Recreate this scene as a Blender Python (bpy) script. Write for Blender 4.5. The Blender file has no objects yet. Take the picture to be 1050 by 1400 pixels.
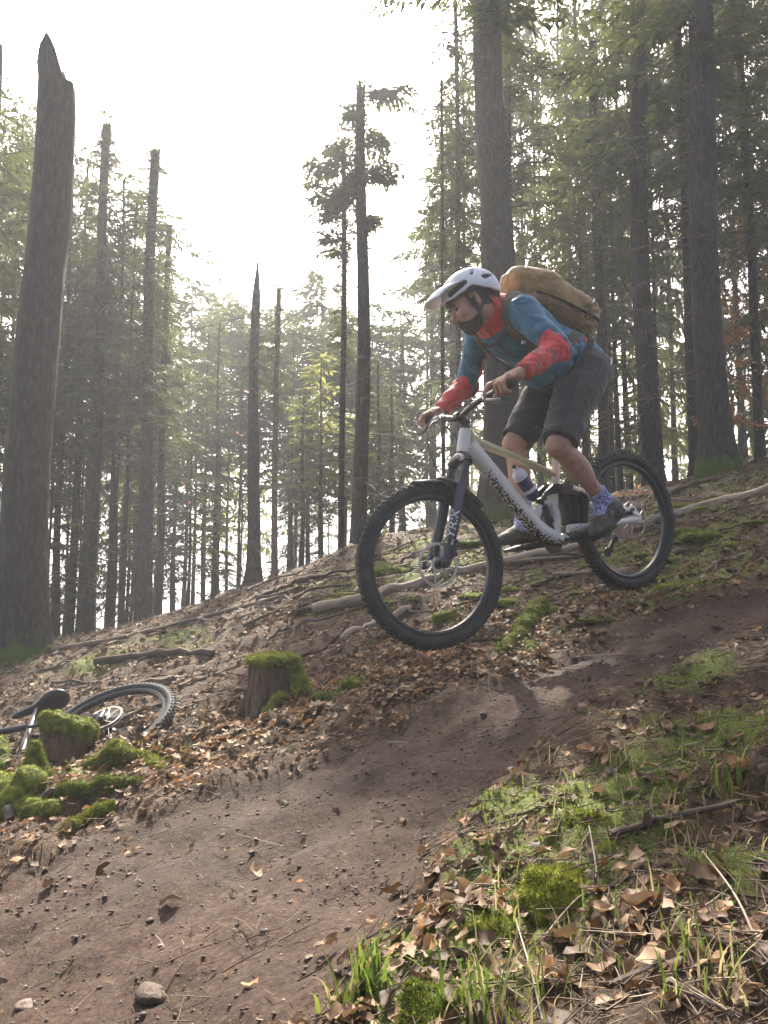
import bpy, math, random
import numpy as np
from mathutils import Vector, Matrix

R = math.radians
rng = np.random.default_rng(7)
random.seed(7)
scene = bpy.context.scene
COL = scene.collection

# ------------------------------------------------------------------ camera
FPX = 1050.0                       # focal length in pixels of the 1050 x 1400 photograph
PITCH = R(5.8)
cam_d = bpy.data.cameras.new('camera')
cam_d.sensor_fit = 'VERTICAL'
cam_d.sensor_height = 36.0
cam_d.lens = 36.0 * FPX / 1400.0
cam_d.clip_start = 0.05
cam_d.clip_end = 3000
cam = bpy.data.objects.new('camera', cam_d)
COL.objects.link(cam)
cam.location = (0, 0, 0)
cam.rotation_euler = (R(90) + PITCH, 0, 0)
scene.camera = cam

# ------------------------------------------------------------------ sky and sun
SUN_EL, SUN_AZ = R(42), R(-3)      # azimuth: 0 = straight ahead (+y), negative = to the left
world = bpy.data.worlds.new('World')
scene.world = world
world.use_nodes = True
wn = world.node_tree
wn.nodes.clear()
sky = wn.nodes.new('ShaderNodeTexSky')
sky.sky_type = 'NISHITA'
sky.sun_disc = False
sky.sun_elevation = SUN_EL
sky.sun_rotation = SUN_AZ
sky.air_density = 0.6
sky.dust_density = 8.0
sky.ozone_density = 0.3
bg = wn.nodes.new('ShaderNodeBackground')
bg.inputs['Strength'].default_value = 0.11
wo = wn.nodes.new('ShaderNodeOutputWorld')
wn.links.new(sky.outputs['Color'], bg.inputs['Color'])
wn.links.new(bg.outputs['Background'], wo.inputs['Surface'])

sun_d = bpy.data.lights.new('sun', 'SUN')
sun_d.energy = 5.0
sun_d.angle = R(1.6)
sun_d.color = (1.0, 0.92, 0.80)
sun = bpy.data.objects.new('sun', sun_d)
COL.objects.link(sun)
SUN_DIR = Vector((math.sin(SUN_AZ) * math.cos(SUN_EL), math.cos(SUN_AZ) * math.cos(SUN_EL), math.sin(SUN_EL)))
sun.rotation_euler = SUN_DIR.to_track_quat('Z', 'Y').to_euler()
sun.location = SUN_DIR * 60

vs = scene.view_settings
vs.view_transform = 'Standard'
vs.look = 'None'
vs.exposure = 1.85
vs.gamma = 1.0
vs.use_curve_mapping = False
cy = scene.cycles
cy.use_denoising = True
try:
    cy.denoiser = 'OPENIMAGEDENOISE'
    cy.denoising_input_passes = 'RGB_ALBEDO_NORMAL'
except Exception:
    pass
cy.max_bounces = 6
cy.diffuse_bounces = 3
cy.glossy_bounces = 2
cy.transmission_bounces = 4
cy.volume_bounces = 1
cy.transparent_max_bounces = 8
cy.sample_clamp_indirect = 4.0
cy.use_adaptive_sampling = True
cy.adaptive_threshold = 0.02

# ------------------------------------------------------------------ pixel helpers
CP, SP = math.cos(PITCH), math.sin(PITCH)
def ray(u, v):
    a, b = (u - 525.0) / FPX, (700.0 - v) / FPX
    return np.array([a, CP - b * SP, SP + b * CP])
def at(u, v, Y):
    d = ray(u, v)
    return d * (Y / d[1])
def project(p):
    x, y, z = p
    dep = y * CP + z * SP
    upv = -y * SP + z * CP
    return 525 + FPX * x / dep, 700 - FPX * upv / dep, dep

# ------------------------------------------------------------------ numpy noise
def _hash(ix, iy, iz, seed):
    h = (ix.astype(np.int64) * 374761393 + iy.astype(np.int64) * 668265263 + iz.astype(np.int64) * 2147483647 + seed * 974711) & 0x7fffffff
    h = ((h ^ (h >> 13)) * 1274126177) & 0x7fffffff
    h = ((h ^ (h >> 16)) * 668265263) & 0x7fffffff
    return (h & 0xffffff) / float(0xffffff)
def vnoise(x, y, z=None, seed=0):
    x = np.asarray(x, float); y = np.asarray(y, float)
    z = np.zeros_like(x) if z is None else np.asarray(z, float)
    ix, iy, iz = np.floor(x), np.floor(y), np.floor(z)
    fx, fy, fz = x - ix, y - iy, z - iz
    fx = fx * fx * (3 - 2 * fx); fy = fy * fy * (3 - 2 * fy); fz = fz * fz * (3 - 2 * fz)
    r = 0
    for a in (0, 1):
        for b in (0, 1):
            for c in (0, 1):
                w = (fx if a else 1 - fx) * (fy if b else 1 - fy) * (fz if c else 1 - fz)
                r = r + w * _hash(ix + a, iy + b, iz + c, seed)
    return r * 2 - 1
def fbm(x, y, z=None, octaves=4, seed=0, gain=0.5):
    s, a, f = 0, 1.0, 1.0
    for o in range(octaves):
        s = s + a * vnoise(np.asarray(x) * f, np.asarray(y) * f, None if z is None else np.asarray(z) * f, seed + o * 17)
        a *= gain; f *= 2.03
    return s

# ------------------------------------------------------------------ mesh helpers
class MB:
    """collects vertices and faces; build() links them as ONE mesh object"""
    def __init__(self):
        self.v, self.f, self.m, self.n = [], [], [], 0
    def add(self, v, f, mi=0):
        v = np.asarray(v, float).reshape(-1, 3)
        n0 = self.n
        self.v.append(v)
        self.f.extend([tuple(i + n0 for i in q) for q in f])
        self.m.extend([mi] * len(f))
        self.n += len(v)
        return self
    def tube(self, pts, rad, n=10, mi=0, cap=True, flat=None, up=None):
        """swept tube; rad a number or one per point; flat = (a, b) scale of the section along side and up"""
        P = np.asarray(pts, float)
        k = len(P)
        rad = np.ones(k) * rad if np.isscalar(rad) else np.asarray(rad, float)
        T = np.gradient(P, axis=0)
        T /= np.linalg.norm(T, axis=1)[:, None] + 1e-12
        ref = np.array(up if up is not None else (0, 0, 1.0), float)
        if up is None and abs(T[0] @ ref) > 0.95:
            ref = np.array((0, 1.0, 0))
        V = []
        s = None
        for i in range(k):
            if s is None or up is not None:
                s = np.cross(T[i], ref)
            else:
                s = s - T[i] * (s @ T[i])
            s = s / (np.linalg.norm(s) + 1e-12)
            b = np.cross(s, T[i])
            a = np.linspace(0, 2 * math.pi, n, endpoint=False)
            fa, fb = flat if flat else (1, 1)
            V.append(P[i] + rad[i] * (fa * np.cos(a)[:, None] * s + fb * np.sin(a)[:, None] * b))
        V = np.concatenate(V)
        F = []
        for i in range(k - 1):
            for j in range(n):
                j2 = (j + 1) % n
                F.append((i * n + j, i * n + j2, (i + 1) * n + j2, (i + 1) * n + j))
        if cap:
            F.append(tuple(range(n))[::-1])
            F.append(tuple((k - 1) * n + j for j in range(n)))
        return self.add(V, F, mi)
    def lathe(self, c, axis, prof, n=48, mi=0, closed=False):
        """prof: list of (radius, offset along axis)"""
        c = np.asarray(c, float); ax = np.asarray(axis, float); ax = ax / np.linalg.norm(ax)
        s = np.cross(ax, (0, 0, 1.0)); 
        if np.linalg.norm(s) < 1e-3: s = np.cross(ax, (0, 1.0, 0))
        s /= np.linalg.norm(s); b = np.cross(ax, s)
        a = np.linspace(0, 2 * math.pi, n, endpoint=False)
        ring = np.cos(a)[:, None] * s + np.sin(a)[:, None] * b
        V = np.concatenate([c + r * ring + o * ax for r, o in prof])
        k = len(prof); F = []
        for i in range(k if closed else k - 1):
            i2 = (i + 1) % k
            for j in range(n):
                j2 = (j + 1) % n
                F.append((i * n + j, i2 * n + j, i2 * n + j2, i * n + j2))
        return self.add(V, F, mi)
    def disc(self, c, axis, r, h, n=24, mi=0, bev=0.15):
        b = bev * h
        return self.lathe(c, axis, [(1e-4, -h / 2), (r - b, -h / 2), (r, -h / 2 + b), (r, h / 2 - b), (r - b, h / 2), (1e-4, h / 2)], n, mi)
    def box(self, c, ax, ay, az, size, mi=0, bev=0.0):
        c = np.asarray(c, float)
        A = [np.asarray(q, float) for q in (ax, ay, az)]
        A = [q / np.linalg.norm(q) for q in A]
        hx, hy, hz = [q / 2 for q in size]
        V = []
        for sx in (-1, 1):
            for sy in (-1, 1):
                for sz in (-1, 1):
                    V.append(c + A[0] * hx * sx + A[1] * hy * sy + A[2] * hz * sz)
        F = [(0, 1, 3, 2), (4, 6, 7, 5), (0, 4, 5, 1), (2, 3, 7, 6), (0, 2, 6, 4), (1, 5, 7, 3)]
        return self.add(V, F, mi)
    def plate(self, poly, normal, thick, mi=0):
        """extruded polygon"""
        P = np.asarray(poly, float); nrm = np.asarray(normal, float); nrm = nrm / np.linalg.norm(nrm)
        k = len(P)
        V = np.concatenate([P - nrm * thick / 2, P + nrm * thick / 2])
        F = [tuple(range(k))[::-1], tuple(range(k, 2 * k))] + [(i, (i + 1) % k, k + (i + 1) % k, k + i) for i in range(k)]
        return self.add(V, F, mi)
    def build(self, name, mats, parent=None, smooth=True, angle=40):
        V = np.concatenate(self.v) if self.v else np.zeros((0, 3))
        return mesh_obj(name, V, self.f, mats, parent, smooth, self.m, angle)

def mesh_obj(name, V, F, mats, parent=None, smooth=True, mi=None, angle=None):
    """V in world coordinates; a child keeps them relative to its root's base"""
    V = np.asarray(V, float)
    base = Vector((0, 0, 0))
    p = parent
    while p is not None:
        base = base + p.location
        p = p.parent
    me = bpy.data.meshes.new(name)
    V = V - np.array(base)
    if isinstance(F, np.ndarray):
        nv = F.shape[1]
        me.vertices.add(len(V)); me.vertices.foreach_set('co', V.astype(np.float32).ravel())
        me.loops.add(F.size); me.loops.foreach_set('vertex_index', F.astype(np.int32).ravel())
        me.polygons.add(len(F))
        me.polygons.foreach_set('loop_start', np.arange(0, F.size, nv, dtype=np.int32))
        me.update(calc_edges=True)
    else:
        me.from_pydata(V.tolist(), [], F)
    if not isinstance(mats, (list, tuple)):
        mats = [mats]
    for m in mats:
        me.materials.append(m)
    if mi is not None and len(mats) > 1:
        me.polygons.foreach_set('material_index', np.asarray(mi, dtype=np.int32))
    if smooth:
        me.polygons.foreach_set('use_smooth', np.ones(len(me.polygons), dtype=bool))
        if angle is not None:
            try:
                me.set_sharp_from_angle(angle=R(angle))
            except Exception:
                pass
    me.update()
    o = bpy.data.objects.new(name, me)
    COL.objects.link(o)
    if parent is not None:
        o.parent = parent
    return o

def empty(name, loc):
    o = bpy.data.objects.new(name, None)
    o.empty_display_size = 0.1
    o.location = tuple(float(q) for q in loc)
    COL.objects.link(o)
    return o
def tag(o, label=None, cat=None, group=None, kind=None):
    if label: o['label'] = label
    if cat: o['category'] = cat
    if group: o['group'] = group
    if kind: o['kind'] = kind
    return o

def rebase(o):
    """move a one-mesh thing's origin to the foot of its mesh"""
    n = len(o.data.vertices)
    co = np.zeros(n * 3, dtype=np.float32); o.data.vertices.foreach_get('co', co); co = co.reshape(-1, 3)
    c = np.array([co[:, 0].mean(), co[:, 1].mean(), co[:, 2].min()])
    o.data.vertices.foreach_set('co', (co - c).astype(np.float32).ravel()); o.data.update()
    o.location = Vector(c.tolist()) + o.location
    return o

def spline(pts, n=8):
    """Catmull-Rom through the points"""
    P = np.asarray(pts, float)
    P = np.vstack([2 * P[0] - P[1], P, 2 * P[-1] - P[-2]])
    out = []
    for i in range(1, len(P) - 2):
        for t in np.linspace(0, 1, n, endpoint=False):
            p0, p1, p2, p3 = P[i - 1:i + 3]
            out.append(0.5 * (2 * p1 + (p2 - p0) * t + (2 * p0 - 5 * p1 + 4 * p2 - p3) * t * t + (3 * p1 - p0 - 3 * p2 + p3) * t ** 3))
    out.append(P[-2])
    return np.array(out)

# ------------------------------------------------------------------ signed distance modelling
def smin(a, b, k):
    h = np.clip(0.5 + 0.5 * (b - a) / k, 0, 1)
    return b * (1 - h) + a * h - k * h * (1 - h)
def d_cap(P, a, b, ra, rb=None):
    """tapered capsule"""
    rb = ra if rb is None else rb
    a = np.asarray(a, float); b = np.asarray(b, float)
    ab = b - a
    t = np.clip(((P - a) @ ab) / (ab @ ab + 1e-12), 0, 1)
    return np.linalg.norm(P - a - t[:, None] * ab, axis=1) - (ra + (rb - ra) * t)
def d_ell(P, c, axes, r):
    """ellipsoid; axes rows = unit axes"""
    q = (P - np.asarray(c)) @ np.asarray(axes).T
    r = np.asarray(r, float)
    k0 = np.linalg.norm(q / r, axis=1)
    k1 = np.linalg.norm(q / (r * r), axis=1) + 1e-9
    return k0 * (k0 - 1) / k1
def d_box(P, c, axes, half, rnd):
    q = np.abs((P - np.asarray(c)) @ np.asarray(axes).T) - (np.asarray(half, float) - rnd)
    return np.linalg.norm(np.maximum(q, 0), axis=1) + np.minimum(q.max(axis=1), 0) - rnd
def surface_nets(fn, lo, hi, h):
    lo = np.asarray(lo, float); hi = np.asarray(hi, float)
    n = np.ceil((hi - lo) / h).astype(int) + 1
    gx, gy, gz = [lo[i] + h * np.arange(n[i]) for i in range(3)]
    G = np.stack(np.meshgrid(gx, gy, gz, indexing='ij'), -1).reshape(-1, 3)
    D = np.empty(len(G))
    for s in range(0, len(G), 400000):
        D[s:s + 400000] = fn(G[s:s + 400000])
    D = D.reshape(n)
    S = D < 0
    nx, ny, nz = n - 1
    acc = np.zeros((nx, ny, nz, 3)); cnt = np.zeros((nx, ny, nz))
    corners = [(i, j, k) for i in (0, 1) for j in (0, 1) for k in (0, 1)]
    for a in corners:
        for ax in range(3):
            if a[ax] == 0:
                b = list(a); b[ax] = 1; b = tuple(b)
                va = D[a[0]:a[0] + nx, a[1]:a[1] + ny, a[2]:a[2] + nz]
                vb = D[b[0]:b[0] + nx, b[1]:b[1] + ny, b[2]:b[2] + nz]
                cr = (va < 0) != (vb < 0)
                t = np.where(cr, va / np.where(cr, va - vb, 1), 0)
                for c in range(3):
                    acc[..., c] += np.where(cr, a[c] + (t if c == ax else 0), 0)
                cnt += cr
    act = cnt > 0
    idx = -np.ones((nx, ny, nz), int)
    idx[act] = np.arange(act.sum())
    cell = np.argwhere(act)
    V = lo + h * (cell + acc[act] / cnt[act][:, None])
    F = []
    for ax in range(3):
        o1, o2 = [(1, 2), (2, 0), (0, 1)][ax]
        sl0 = [slice(1, n[i] - 1) for i in range(3)]; sl0[ax] = slice(0, n[ax] - 1)
        sl1 = list(sl0); sl1[ax] = slice(1, n[ax])
        cr = S[tuple(sl0)] != S[tuple(sl1)]
        fl = S[tuple(sl0)][cr]
        pos = np.argwhere(cr)
        for i in range(3):
            if i != ax: pos[:, i] += 1
        def cid(d1, d2):
            q = pos.copy(); q[:, o1] -= d1; q[:, o2] -= d2
            return idx[q[:, 0], q[:, 1], q[:, 2]]
        quad = np.stack([cid(1, 1), cid(0, 1), cid(0, 0), cid(1, 0)], 1)
        quad[~fl] = quad[~fl][:, ::-1]
        F.append(quad)
    F = np.concatenate(F)
    F = F[(F >= 0).all(1)]
    return V, F
def sdf_obj(name, fn, lo, hi, h, mats, parent=None, pick=None, disp=None):
    V, F = surface_nets(fn, lo, hi, h)
    mi = None
    if pick is not None:
        mi = pick(V[F].mean(1))
    if disp is not None:
        g = np.stack([fn(V + e) - fn(V - e) for e in np.eye(3) * h * 0.5], 1)
        g /= np.linalg.norm(g, axis=1)[:, None] + 1e-9
        V = V + g * disp(V)[:, None]
    return mesh_obj(name, V, F, mats, parent, True, mi)

# ------------------------------------------------------------------ materials
MATS = {}
def mat(name, cols, rough=0.8, scale=8.0, bump=0.0, bscale=None, metal=0.0, coat=0.0, detail=6.0, sheen=0.0,
        trans=None, stretch=None, spec=0.5, lo=0.35, hi=0.65):
    """cols: one colour or a list spread over a noise ramp"""
    if name in MATS: return MATS[name]
    m = bpy.data.materials.new(name); m.use_nodes = True
    nt = m.node_tree; N = nt.nodes; L = nt.links
    b = N['Principled BSDF']
    b.inputs['Roughness'].default_value = rough
    b.inputs['Metallic'].default_value = metal
    b.inputs['Specular IOR Level'].default_value = spec
    b.inputs['Coat Weight'].default_value = coat
    b.inputs['Sheen Weight'].default_value = sheen
    if not isinstance(cols[0], (tuple, list)): cols = [cols]
    tc = N.new('ShaderNodeTexCoord')
    src = tc.outputs['Object']
    if stretch:
        mp = N.new('ShaderNodeMapping'); mp.inputs['Scale'].default_value = stretch
        L.new(src, mp.inputs['Vector']); src = mp.outputs['Vector']
    if len(cols) > 1:
        nz = N.new('ShaderNodeTexNoise'); nz.inputs['Scale'].default_value = scale; nz.inputs['Detail'].default_value = detail
        nz.inputs['Roughness'].default_value = 0.65
        L.new(src, nz.inputs['Vector'])
        cr = N.new('ShaderNodeValToRGB')
        cr.color_ramp.elements[0].position = lo; cr.color_ramp.elements[1].position = hi
        cr.color_ramp.elements[0].color = (*cols[0], 1); cr.color_ramp.elements[1].color = (*cols[-1], 1)
        for i, c in enumerate(cols[1:-1]):
            e = cr.color_ramp.elements.new(lo + (hi - lo) * (i + 1) / (len(cols) - 1)); e.color = (*c, 1)
        L.new(nz.outputs['Fac'], cr.inputs['Fac'])
        csrc = cr.outputs['Color']
        L.new(csrc, b.inputs['Base Color'])
    else:
        b.inputs['Base Color'].default_value = (*cols[0], 1); csrc = None
    if bump:
        n2 = N.new('ShaderNodeTexNoise'); n2.inputs['Scale'].default_value = bscale or scale * 3; n2.inputs['Detail'].default_value = 5
        L.new(src, n2.inputs['Vector'])
        bp_ = N.new('ShaderNodeBump'); bp_.inputs['Strength'].default_value = bump; bp_.inputs['Distance'].default_value = 0.02
        L.new(n2.outputs['Fac'], bp_.inputs['Height']); L.new(bp_.outputs['Normal'], b.inputs['Normal'])
    if trans:
        t = N.new('ShaderNodeBsdfTranslucent'); t.inputs['Color'].default_value = (*trans[0], 1)
        mx = N.new('ShaderNodeMixShader'); mx.inputs['Fac'].default_value = trans[1]
        out = N['Material Output']
        if csrc is not None and trans[0] == 'same': L.new(csrc, t.inputs['Color'])
        L.new(b.outputs['BSDF'], mx.inputs[1]); L.new(t.outputs['BSDF'], mx.inputs[2]); L.new(mx.outputs['Shader'], out.inputs['Surface'])
    MATS[name] = m
    return m
# ------------------------------------------------------------------ terrain (the ground rises to the right and to a crest)
def crest(p):
    p = np.clip(p, -0.8, 0.8)
    return 0.0686 + 0.267 * p - 0.10 * p * p
CPT = []
for y in (-1.0, 0.4, 1.3, 2.2, 3.0):
    for x in (-2.6, -1.3, 0.0, 1.3, 2.6):
        CPT.append((x, y, 0.225 * x + 0.075 * y - 0.73))
for (u, v, Y) in [(372, 962, 4.2), (180, 1004, 4.1), (20, 1075, 3.4), (588, 925, 3.45), (860, 842, 4.1), (1040, 800, 3.9), (1300, 640, 4.3),
                  (700, 868, 4.3), (560, 880, 4.6), (35, 893, 7.0), (300, 885, 6.0), (520, 800, 6.3), (760, 735, 6.6), (1000, 690, 6.4),
                  (-250, 1010, 6.0), (-250, 985, 8.0), (0, 903, 8.0), (200, 852, 8.6), (350, 806, 8.8), (480, 748, 9.0), (600, 722, 9.2), (680, 712, 8.8),
                  (800, 690, 9.3), (890, 668, 9.6), (975, 652, 8.8), (1050, 628, 9.4), (1300, 560, 9.4)]:
    CPT.append(tuple(at(u, v, Y)))
for p in (-0.75, -0.45, -0.2, 0.05, 0.3, 0.5, 0.8):
    for Y in (12.0, 15.0):
        CPT.append((p * Y, Y, Y * (crest(p) - 0.065 * (1 - 9 / Y) - 0.004)))
CPT = np.array(CPT)
def _phi(r):
    return np.where(r > 1e-9, r * r * np.log(r + 1e-12), 0)
_n = len(CPT)
_K = _phi(np.linalg.norm(CPT[:, None, :2] - CPT[None, :, :2], axis=2)) + 0.35 * np.eye(_n)
_Pm = np.hstack([np.ones((_n, 1)), CPT[:, :2]])
_A = np.vstack([np.hstack([_K, _Pm]), np.hstack([_Pm.T, np.zeros((3, 3))])])
_W = np.linalg.solve(_A, np.concatenate([CPT[:, 2], np.zeros(3)]))
def smoothstep(a, b, x):
    t = np.clip((x - a) / (b - a), 0, 1)
    return t * t * (3 - 2 * t)
def base_z(x, y):
    x = np.asarray(x, float); y = np.asarray(y, float)
    sh = x.shape
    xf, yf = x.ravel(), y.ravel()
    out = np.empty(len(xf))
    for s in range(0, len(xf), 50000):
        q = np.stack([xf[s:s + 50000], yf[s:s + 50000]], 1)
        r = np.linalg.norm(q[:, None, :] - CPT[None, :, :2], axis=2)
        out[s:s + 50000] = _phi(r) @ _W[:_n] + _W[_n] + q @ _W[_n + 1:]
    yy = np.maximum(yf, 6.0)
    p = np.clip(xf / yy, -0.8, 0.8)
    Yc = np.minimum(yy, 70.0)
    far = Yc * (crest(p) - 0.065 * (1 - 9 / Yc) - 0.004) - 0.05 * (yy - Yc)
    w = smoothstep(11.0, 15.0, yf)
    xw = smoothstep(5.5, 9.0, np.abs(xf)) * smoothstep(5.0, 8.0, yf)
    w = np.maximum(w, xw)
    return (out * (1 - w) + far * w).reshape(sh)

def ground_hit(u, v, fn=None, ymin=0.5, ymax=40):
    """where the ray through a pixel of the photograph meets the ground"""
    fn = fn or ground_z
    Y = np.geomspace(ymin, ymax, 260)
    d = ray(u, v)
    P = d[None, :] * (Y / d[1])[:, None]
    g = P[:, 2] - fn(P[:, 0], P[:, 1])
    i = np.argmax(g < 0)
    if g[i] >= 0: return P[-1]
    t = g[i - 1] / (g[i - 1] - g[i]) if i > 0 else 0
    Q = P[i - 1] + (P[i] - P[i - 1]) * t if i > 0 else P[0]
    Q[2] = fn(Q[0:1], Q[1:2])[0]
    return Q

# the trail: its two edges as seen in the photograph, laid on the ground
T_UP = [(-420, 1330), (-200, 1260), (0, 1185), (120, 1135), (250, 1092), (400, 1042), (500, 1004), (620, 950), (700, 918), (800, 876), (880, 842), (1000, 815), (1150, 780), (1400, 720)]
T_LO = [(1400, 800), (1150, 830), (1020, 862), (930, 905), (860, 955), (790, 1010), (720, 1062), (640, 1120), (560, 1190), (450, 1290), (330, 1400), (150, 1560), (-300, 1800)]
TRAIL = np.array([ground_hit(u, v, base_z, 0.3)[:2] for u, v in T_UP + T_LO])
def poly_sd(x, y, P):
    """signed distance to a polygon, negative inside"""
    x = np.asarray(x, float).ravel(); y = np.asarray(y, float).ravel()
    d = np.full(len(x), 1e9); ins = np.zeros(len(x), bool)
    n = len(P)
    for i in range(n):
        a, b = P[i], P[(i + 1) % n]
        e = b - a
        t = np.clip(((x - a[0]) * e[0] + (y - a[1]) * e[1]) / (e @ e + 1e-12), 0, 1)
        d = np.minimum(d, np.hypot(x - a[0] - t * e[0], y - a[1] - t * e[1]))
        c = ((a[1] > y) != (b[1] > y)) & (x < (b[0] - a[0]) * (y - a[1]) / (b[1] - a[1] + 1e-12) + a[0])
        ins ^= c
    return np.where(ins, -d, d)
def trail_mask(x, y):
    sh = np.asarray(x).shape
    sd = poly_sd(x, y, TRAIL) + 0.10 * fbm(np.ravel(x) * 2.3, np.ravel(y) * 2.3, octaves=3, seed=5)
    return (1 - smoothstep(-0.10, 0.10, sd)).reshape(sh)
# the dirt lip the rider has just left, between the wheels
LIP = ground_hit(778, 845, base_z)
HITCH = ground_hit(400, 1150, base_z)
TRAIL_DIR = (ground_hit(800, 920, base_z) - ground_hit(150, 1260, base_z))[:2]; TRAIL_DIR = TRAIL_DIR / np.linalg.norm(TRAIL_DIR)
def ground_z(x, y, fine=True):
    x = np.asarray(x, float); y = np.asarray(y, float)
    z = base_z(x, y)
    t = trail_mask(x, y)
    near = 1 - smoothstep(10, 30, y)
    z = z + 0.022 * fbm(x * 1.1, y * 1.1, octaves=2, seed=1) * near
    z = z - 0.045 * t
    # a small kerb of soil along the far edge
    if fine:
        rough = 0.5 + 0.5 * fbm(x * 0.9, y * 0.9, octaves=2, seed=31)
        off = fbm(x * 7, y * 7, octaves=4, seed=11, gain=0.6)
        on = fbm(x * 9, y * 9, octaves=4, seed=12, gain=0.55)
        z = z + near * (0.030 * off * (0.6 + rough) * (1 - t) + 0.013 * on * t)
        cl = np.abs(fbm(x * 26, y * 26, octaves=3, seed=51, gain=0.6))
        z = z + near * (0.012 * cl * (1 - 0.2 * t))
        ax_ = TRAIL_DIR; sx = (x - HITCH[0]) * ax_[0] + (y - HITCH[1]) * ax_[1]; sy = -(x - HITCH[0]) * ax_[1] + (y - HITCH[1]) * ax_[0]
        wob = 0.10 * np.sin(sx * 1.7) + 0.05 * fbm(sx * 1.1, sx * 0 + 3.0, octaves=2, seed=9)
        z = z - near * t * (0.020 * np.exp(-((sy - 0.05 - wob) / 0.075) ** 2) + 0.014 * np.exp(-((sy - 0.42 - wob) / 0.06) ** 2))
        z = z + near * t * 0.009 * np.sin(sx * 11 + 2 * fbm(x * 2, y * 2, octaves=2, seed=15)) * smoothstep(-0.2, 0.6, fbm(x * 1.3 + 7, y * 1.3, octaves=2, seed=16))
    r = np.hypot(x - LIP[0], (y - LIP[1]) * 1.3)
    z = z + 0.05 * np.exp(-(r / 0.22) ** 2)
    return z
def gz(x, y):
    return float(ground_z(np.array([x]), np.array([y]))[0])
def gnormal(x, y, e=0.06):
    x = np.asarray(x, float); y = np.asarray(y, float)
    dx = (ground_z(x + e, y, False) - ground_z(x - e, y, False)) / (2 * e)
    dy = (ground_z(x, y + e, False) - ground_z(x, y - e, False)) / (2 * e)
    n = np.stack([-dx, -dy, np.ones_like(dx)], -1)
    return n / np.linalg.norm(n, axis=-1, keepdims=True)

def soil_material():
    m = bpy.data.materials.new('forest_soil'); m.use_nodes = True
    nt = m.node_tree; N = nt.nodes; L = nt.links
    b = N['Principled BSDF']; b.inputs['Roughness'].default_value = 0.88
    b.inputs['Specular IOR Level'].default_value = 0.35
    tc = N.new('ShaderNodeTexCoord')
    def noise(s, det=6, r=0.65):
        n = N.new('ShaderNodeTexNoise'); n.inputs['Scale'].default_value = s; n.inputs['Detail'].default_value = det; n.inputs['Roughness'].default_value = r
        L.new(tc.outputs['Object'], n.inputs['Vector']); return n.outputs['Fac']
    def ramp(fac, stops):
        c = N.new('ShaderNodeValToRGB'); el = c.color_ramp.elements
        el[0].position, el[0].color = stops[0][0], (*stops[0][1], 1)
        el[1].position, el[1].color = stops[-1][0], (*stops[-1][1], 1)
        for p, q in stops[1:-1]:
            e = el.new(p); e.color = (*q, 1)
        L.new(fac, c.inputs['Fac']); return c.outputs['Color']
    def mix(f, a, c):
        x = N.new('ShaderNodeMix'); x.data_type = 'RGBA'
        L.new(f, x.inputs[0]); L.new(a, x.inputs[6]); L.new(c, x.inputs[7]); return x.outputs[2]
    dirt = ramp(noise(60, 8, 0.75), [(0.30, (0.014, 0.0072, 0.0042)), (0.48, (0.044, 0.0245, 0.0150)), (0.60, (0.076, 0.046, 0.030)), (0.70, (0.20, 0.145, 0.105))])
    patch = ramp(noise(2.2, 4), [(0.35, (0.65, 0.60, 0.55)), (0.65, (1.25, 1.18, 1.10))])
    mul = N.new('ShaderNodeMix'); mul.data_type = 'RGBA'; mul.blend_type = 'MULTIPLY'; mul.inputs[0].default_value = 1.0
    L.new(dirt, mul.inputs[6]); L.new(patch, mul.inputs[7])
    litter = ramp(noise(95, 8, 0.8), [(0.28, (0.014, 0.008, 0.005)), (0.45, (0.042, 0.025, 0.014)), (0.56, (0.09, 0.055, 0.032)), (0.66, (0.17, 0.11, 0.066)), (0.78, (0.30, 0.22, 0.15))])
    mossc = ramp(noise(120, 6, 0.7), [(0.30, (0.028, 0.045, 0.008)), (0.52, (0.10, 0.125, 0.014)), (0.72, (0.23, 0.25, 0.03))])
    am = N.new('ShaderNodeAttribute'); am.attribute_name = 'moss_cover'
    at_ = N.new('ShaderNodeAttribute'); at_.attribute_name = 'trail_cover'
    brk = N.new('ShaderNodeMath'); brk.operation = 'MULTIPLY_ADD'; brk.inputs[1].default_value = 1.6; brk.inputs[2].default_value = -0.8
    L.new(noise(22, 6, 0.7), brk.inputs[0])
    def thr(a):
        s = N.new('ShaderNodeMath'); s.operation = 'ADD'; L.new(a, s.inputs[0]); L.new(brk.outputs[0], s.inputs[1])
        r_ = N.new('ShaderNodeMapRange'); r_.inputs[1].default_value = 0.38; r_.inputs[2].default_value = 0.62; r_.clamp = True
        L.new(s.outputs[0], r_.inputs[0]); return r_.outputs[0]
    coarse = ramp(noise(17, 7, 0.75), [(0.33, (0.35, 0.30, 0.26)), (0.50, (0.95, 0.90, 0.82)), (0.66, (2.3, 2.0, 1.6))])
    lm = N.new('ShaderNodeMix'); lm.data_type = 'RGBA'; lm.blend_type = 'MULTIPLY'; lm.inputs[0].default_value = 1.0
    L.new(litter, lm.inputs[6]); L.new(coarse, lm.inputs[7])
    c1 = mix(thr(am.outputs['Fac']), lm.outputs[2], mossc)
    c2 = mix(thr(at_.outputs['Fac']), c1, mul.outputs[2])
    L.new(c2, b.inputs['Base Color'])
    bp_ = N.new('ShaderNodeBump'); bp_.inputs['Strength'].default_value = 0.9; bp_.inputs['Distance'].default_value = 0.012
    L.new(noise(70, 8, 0.75), bp_.inputs['Height']); L.new(bp_.outputs['Normal'], b.inputs['Normal'])
    return m
M_SOIL = soil_material()

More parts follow.
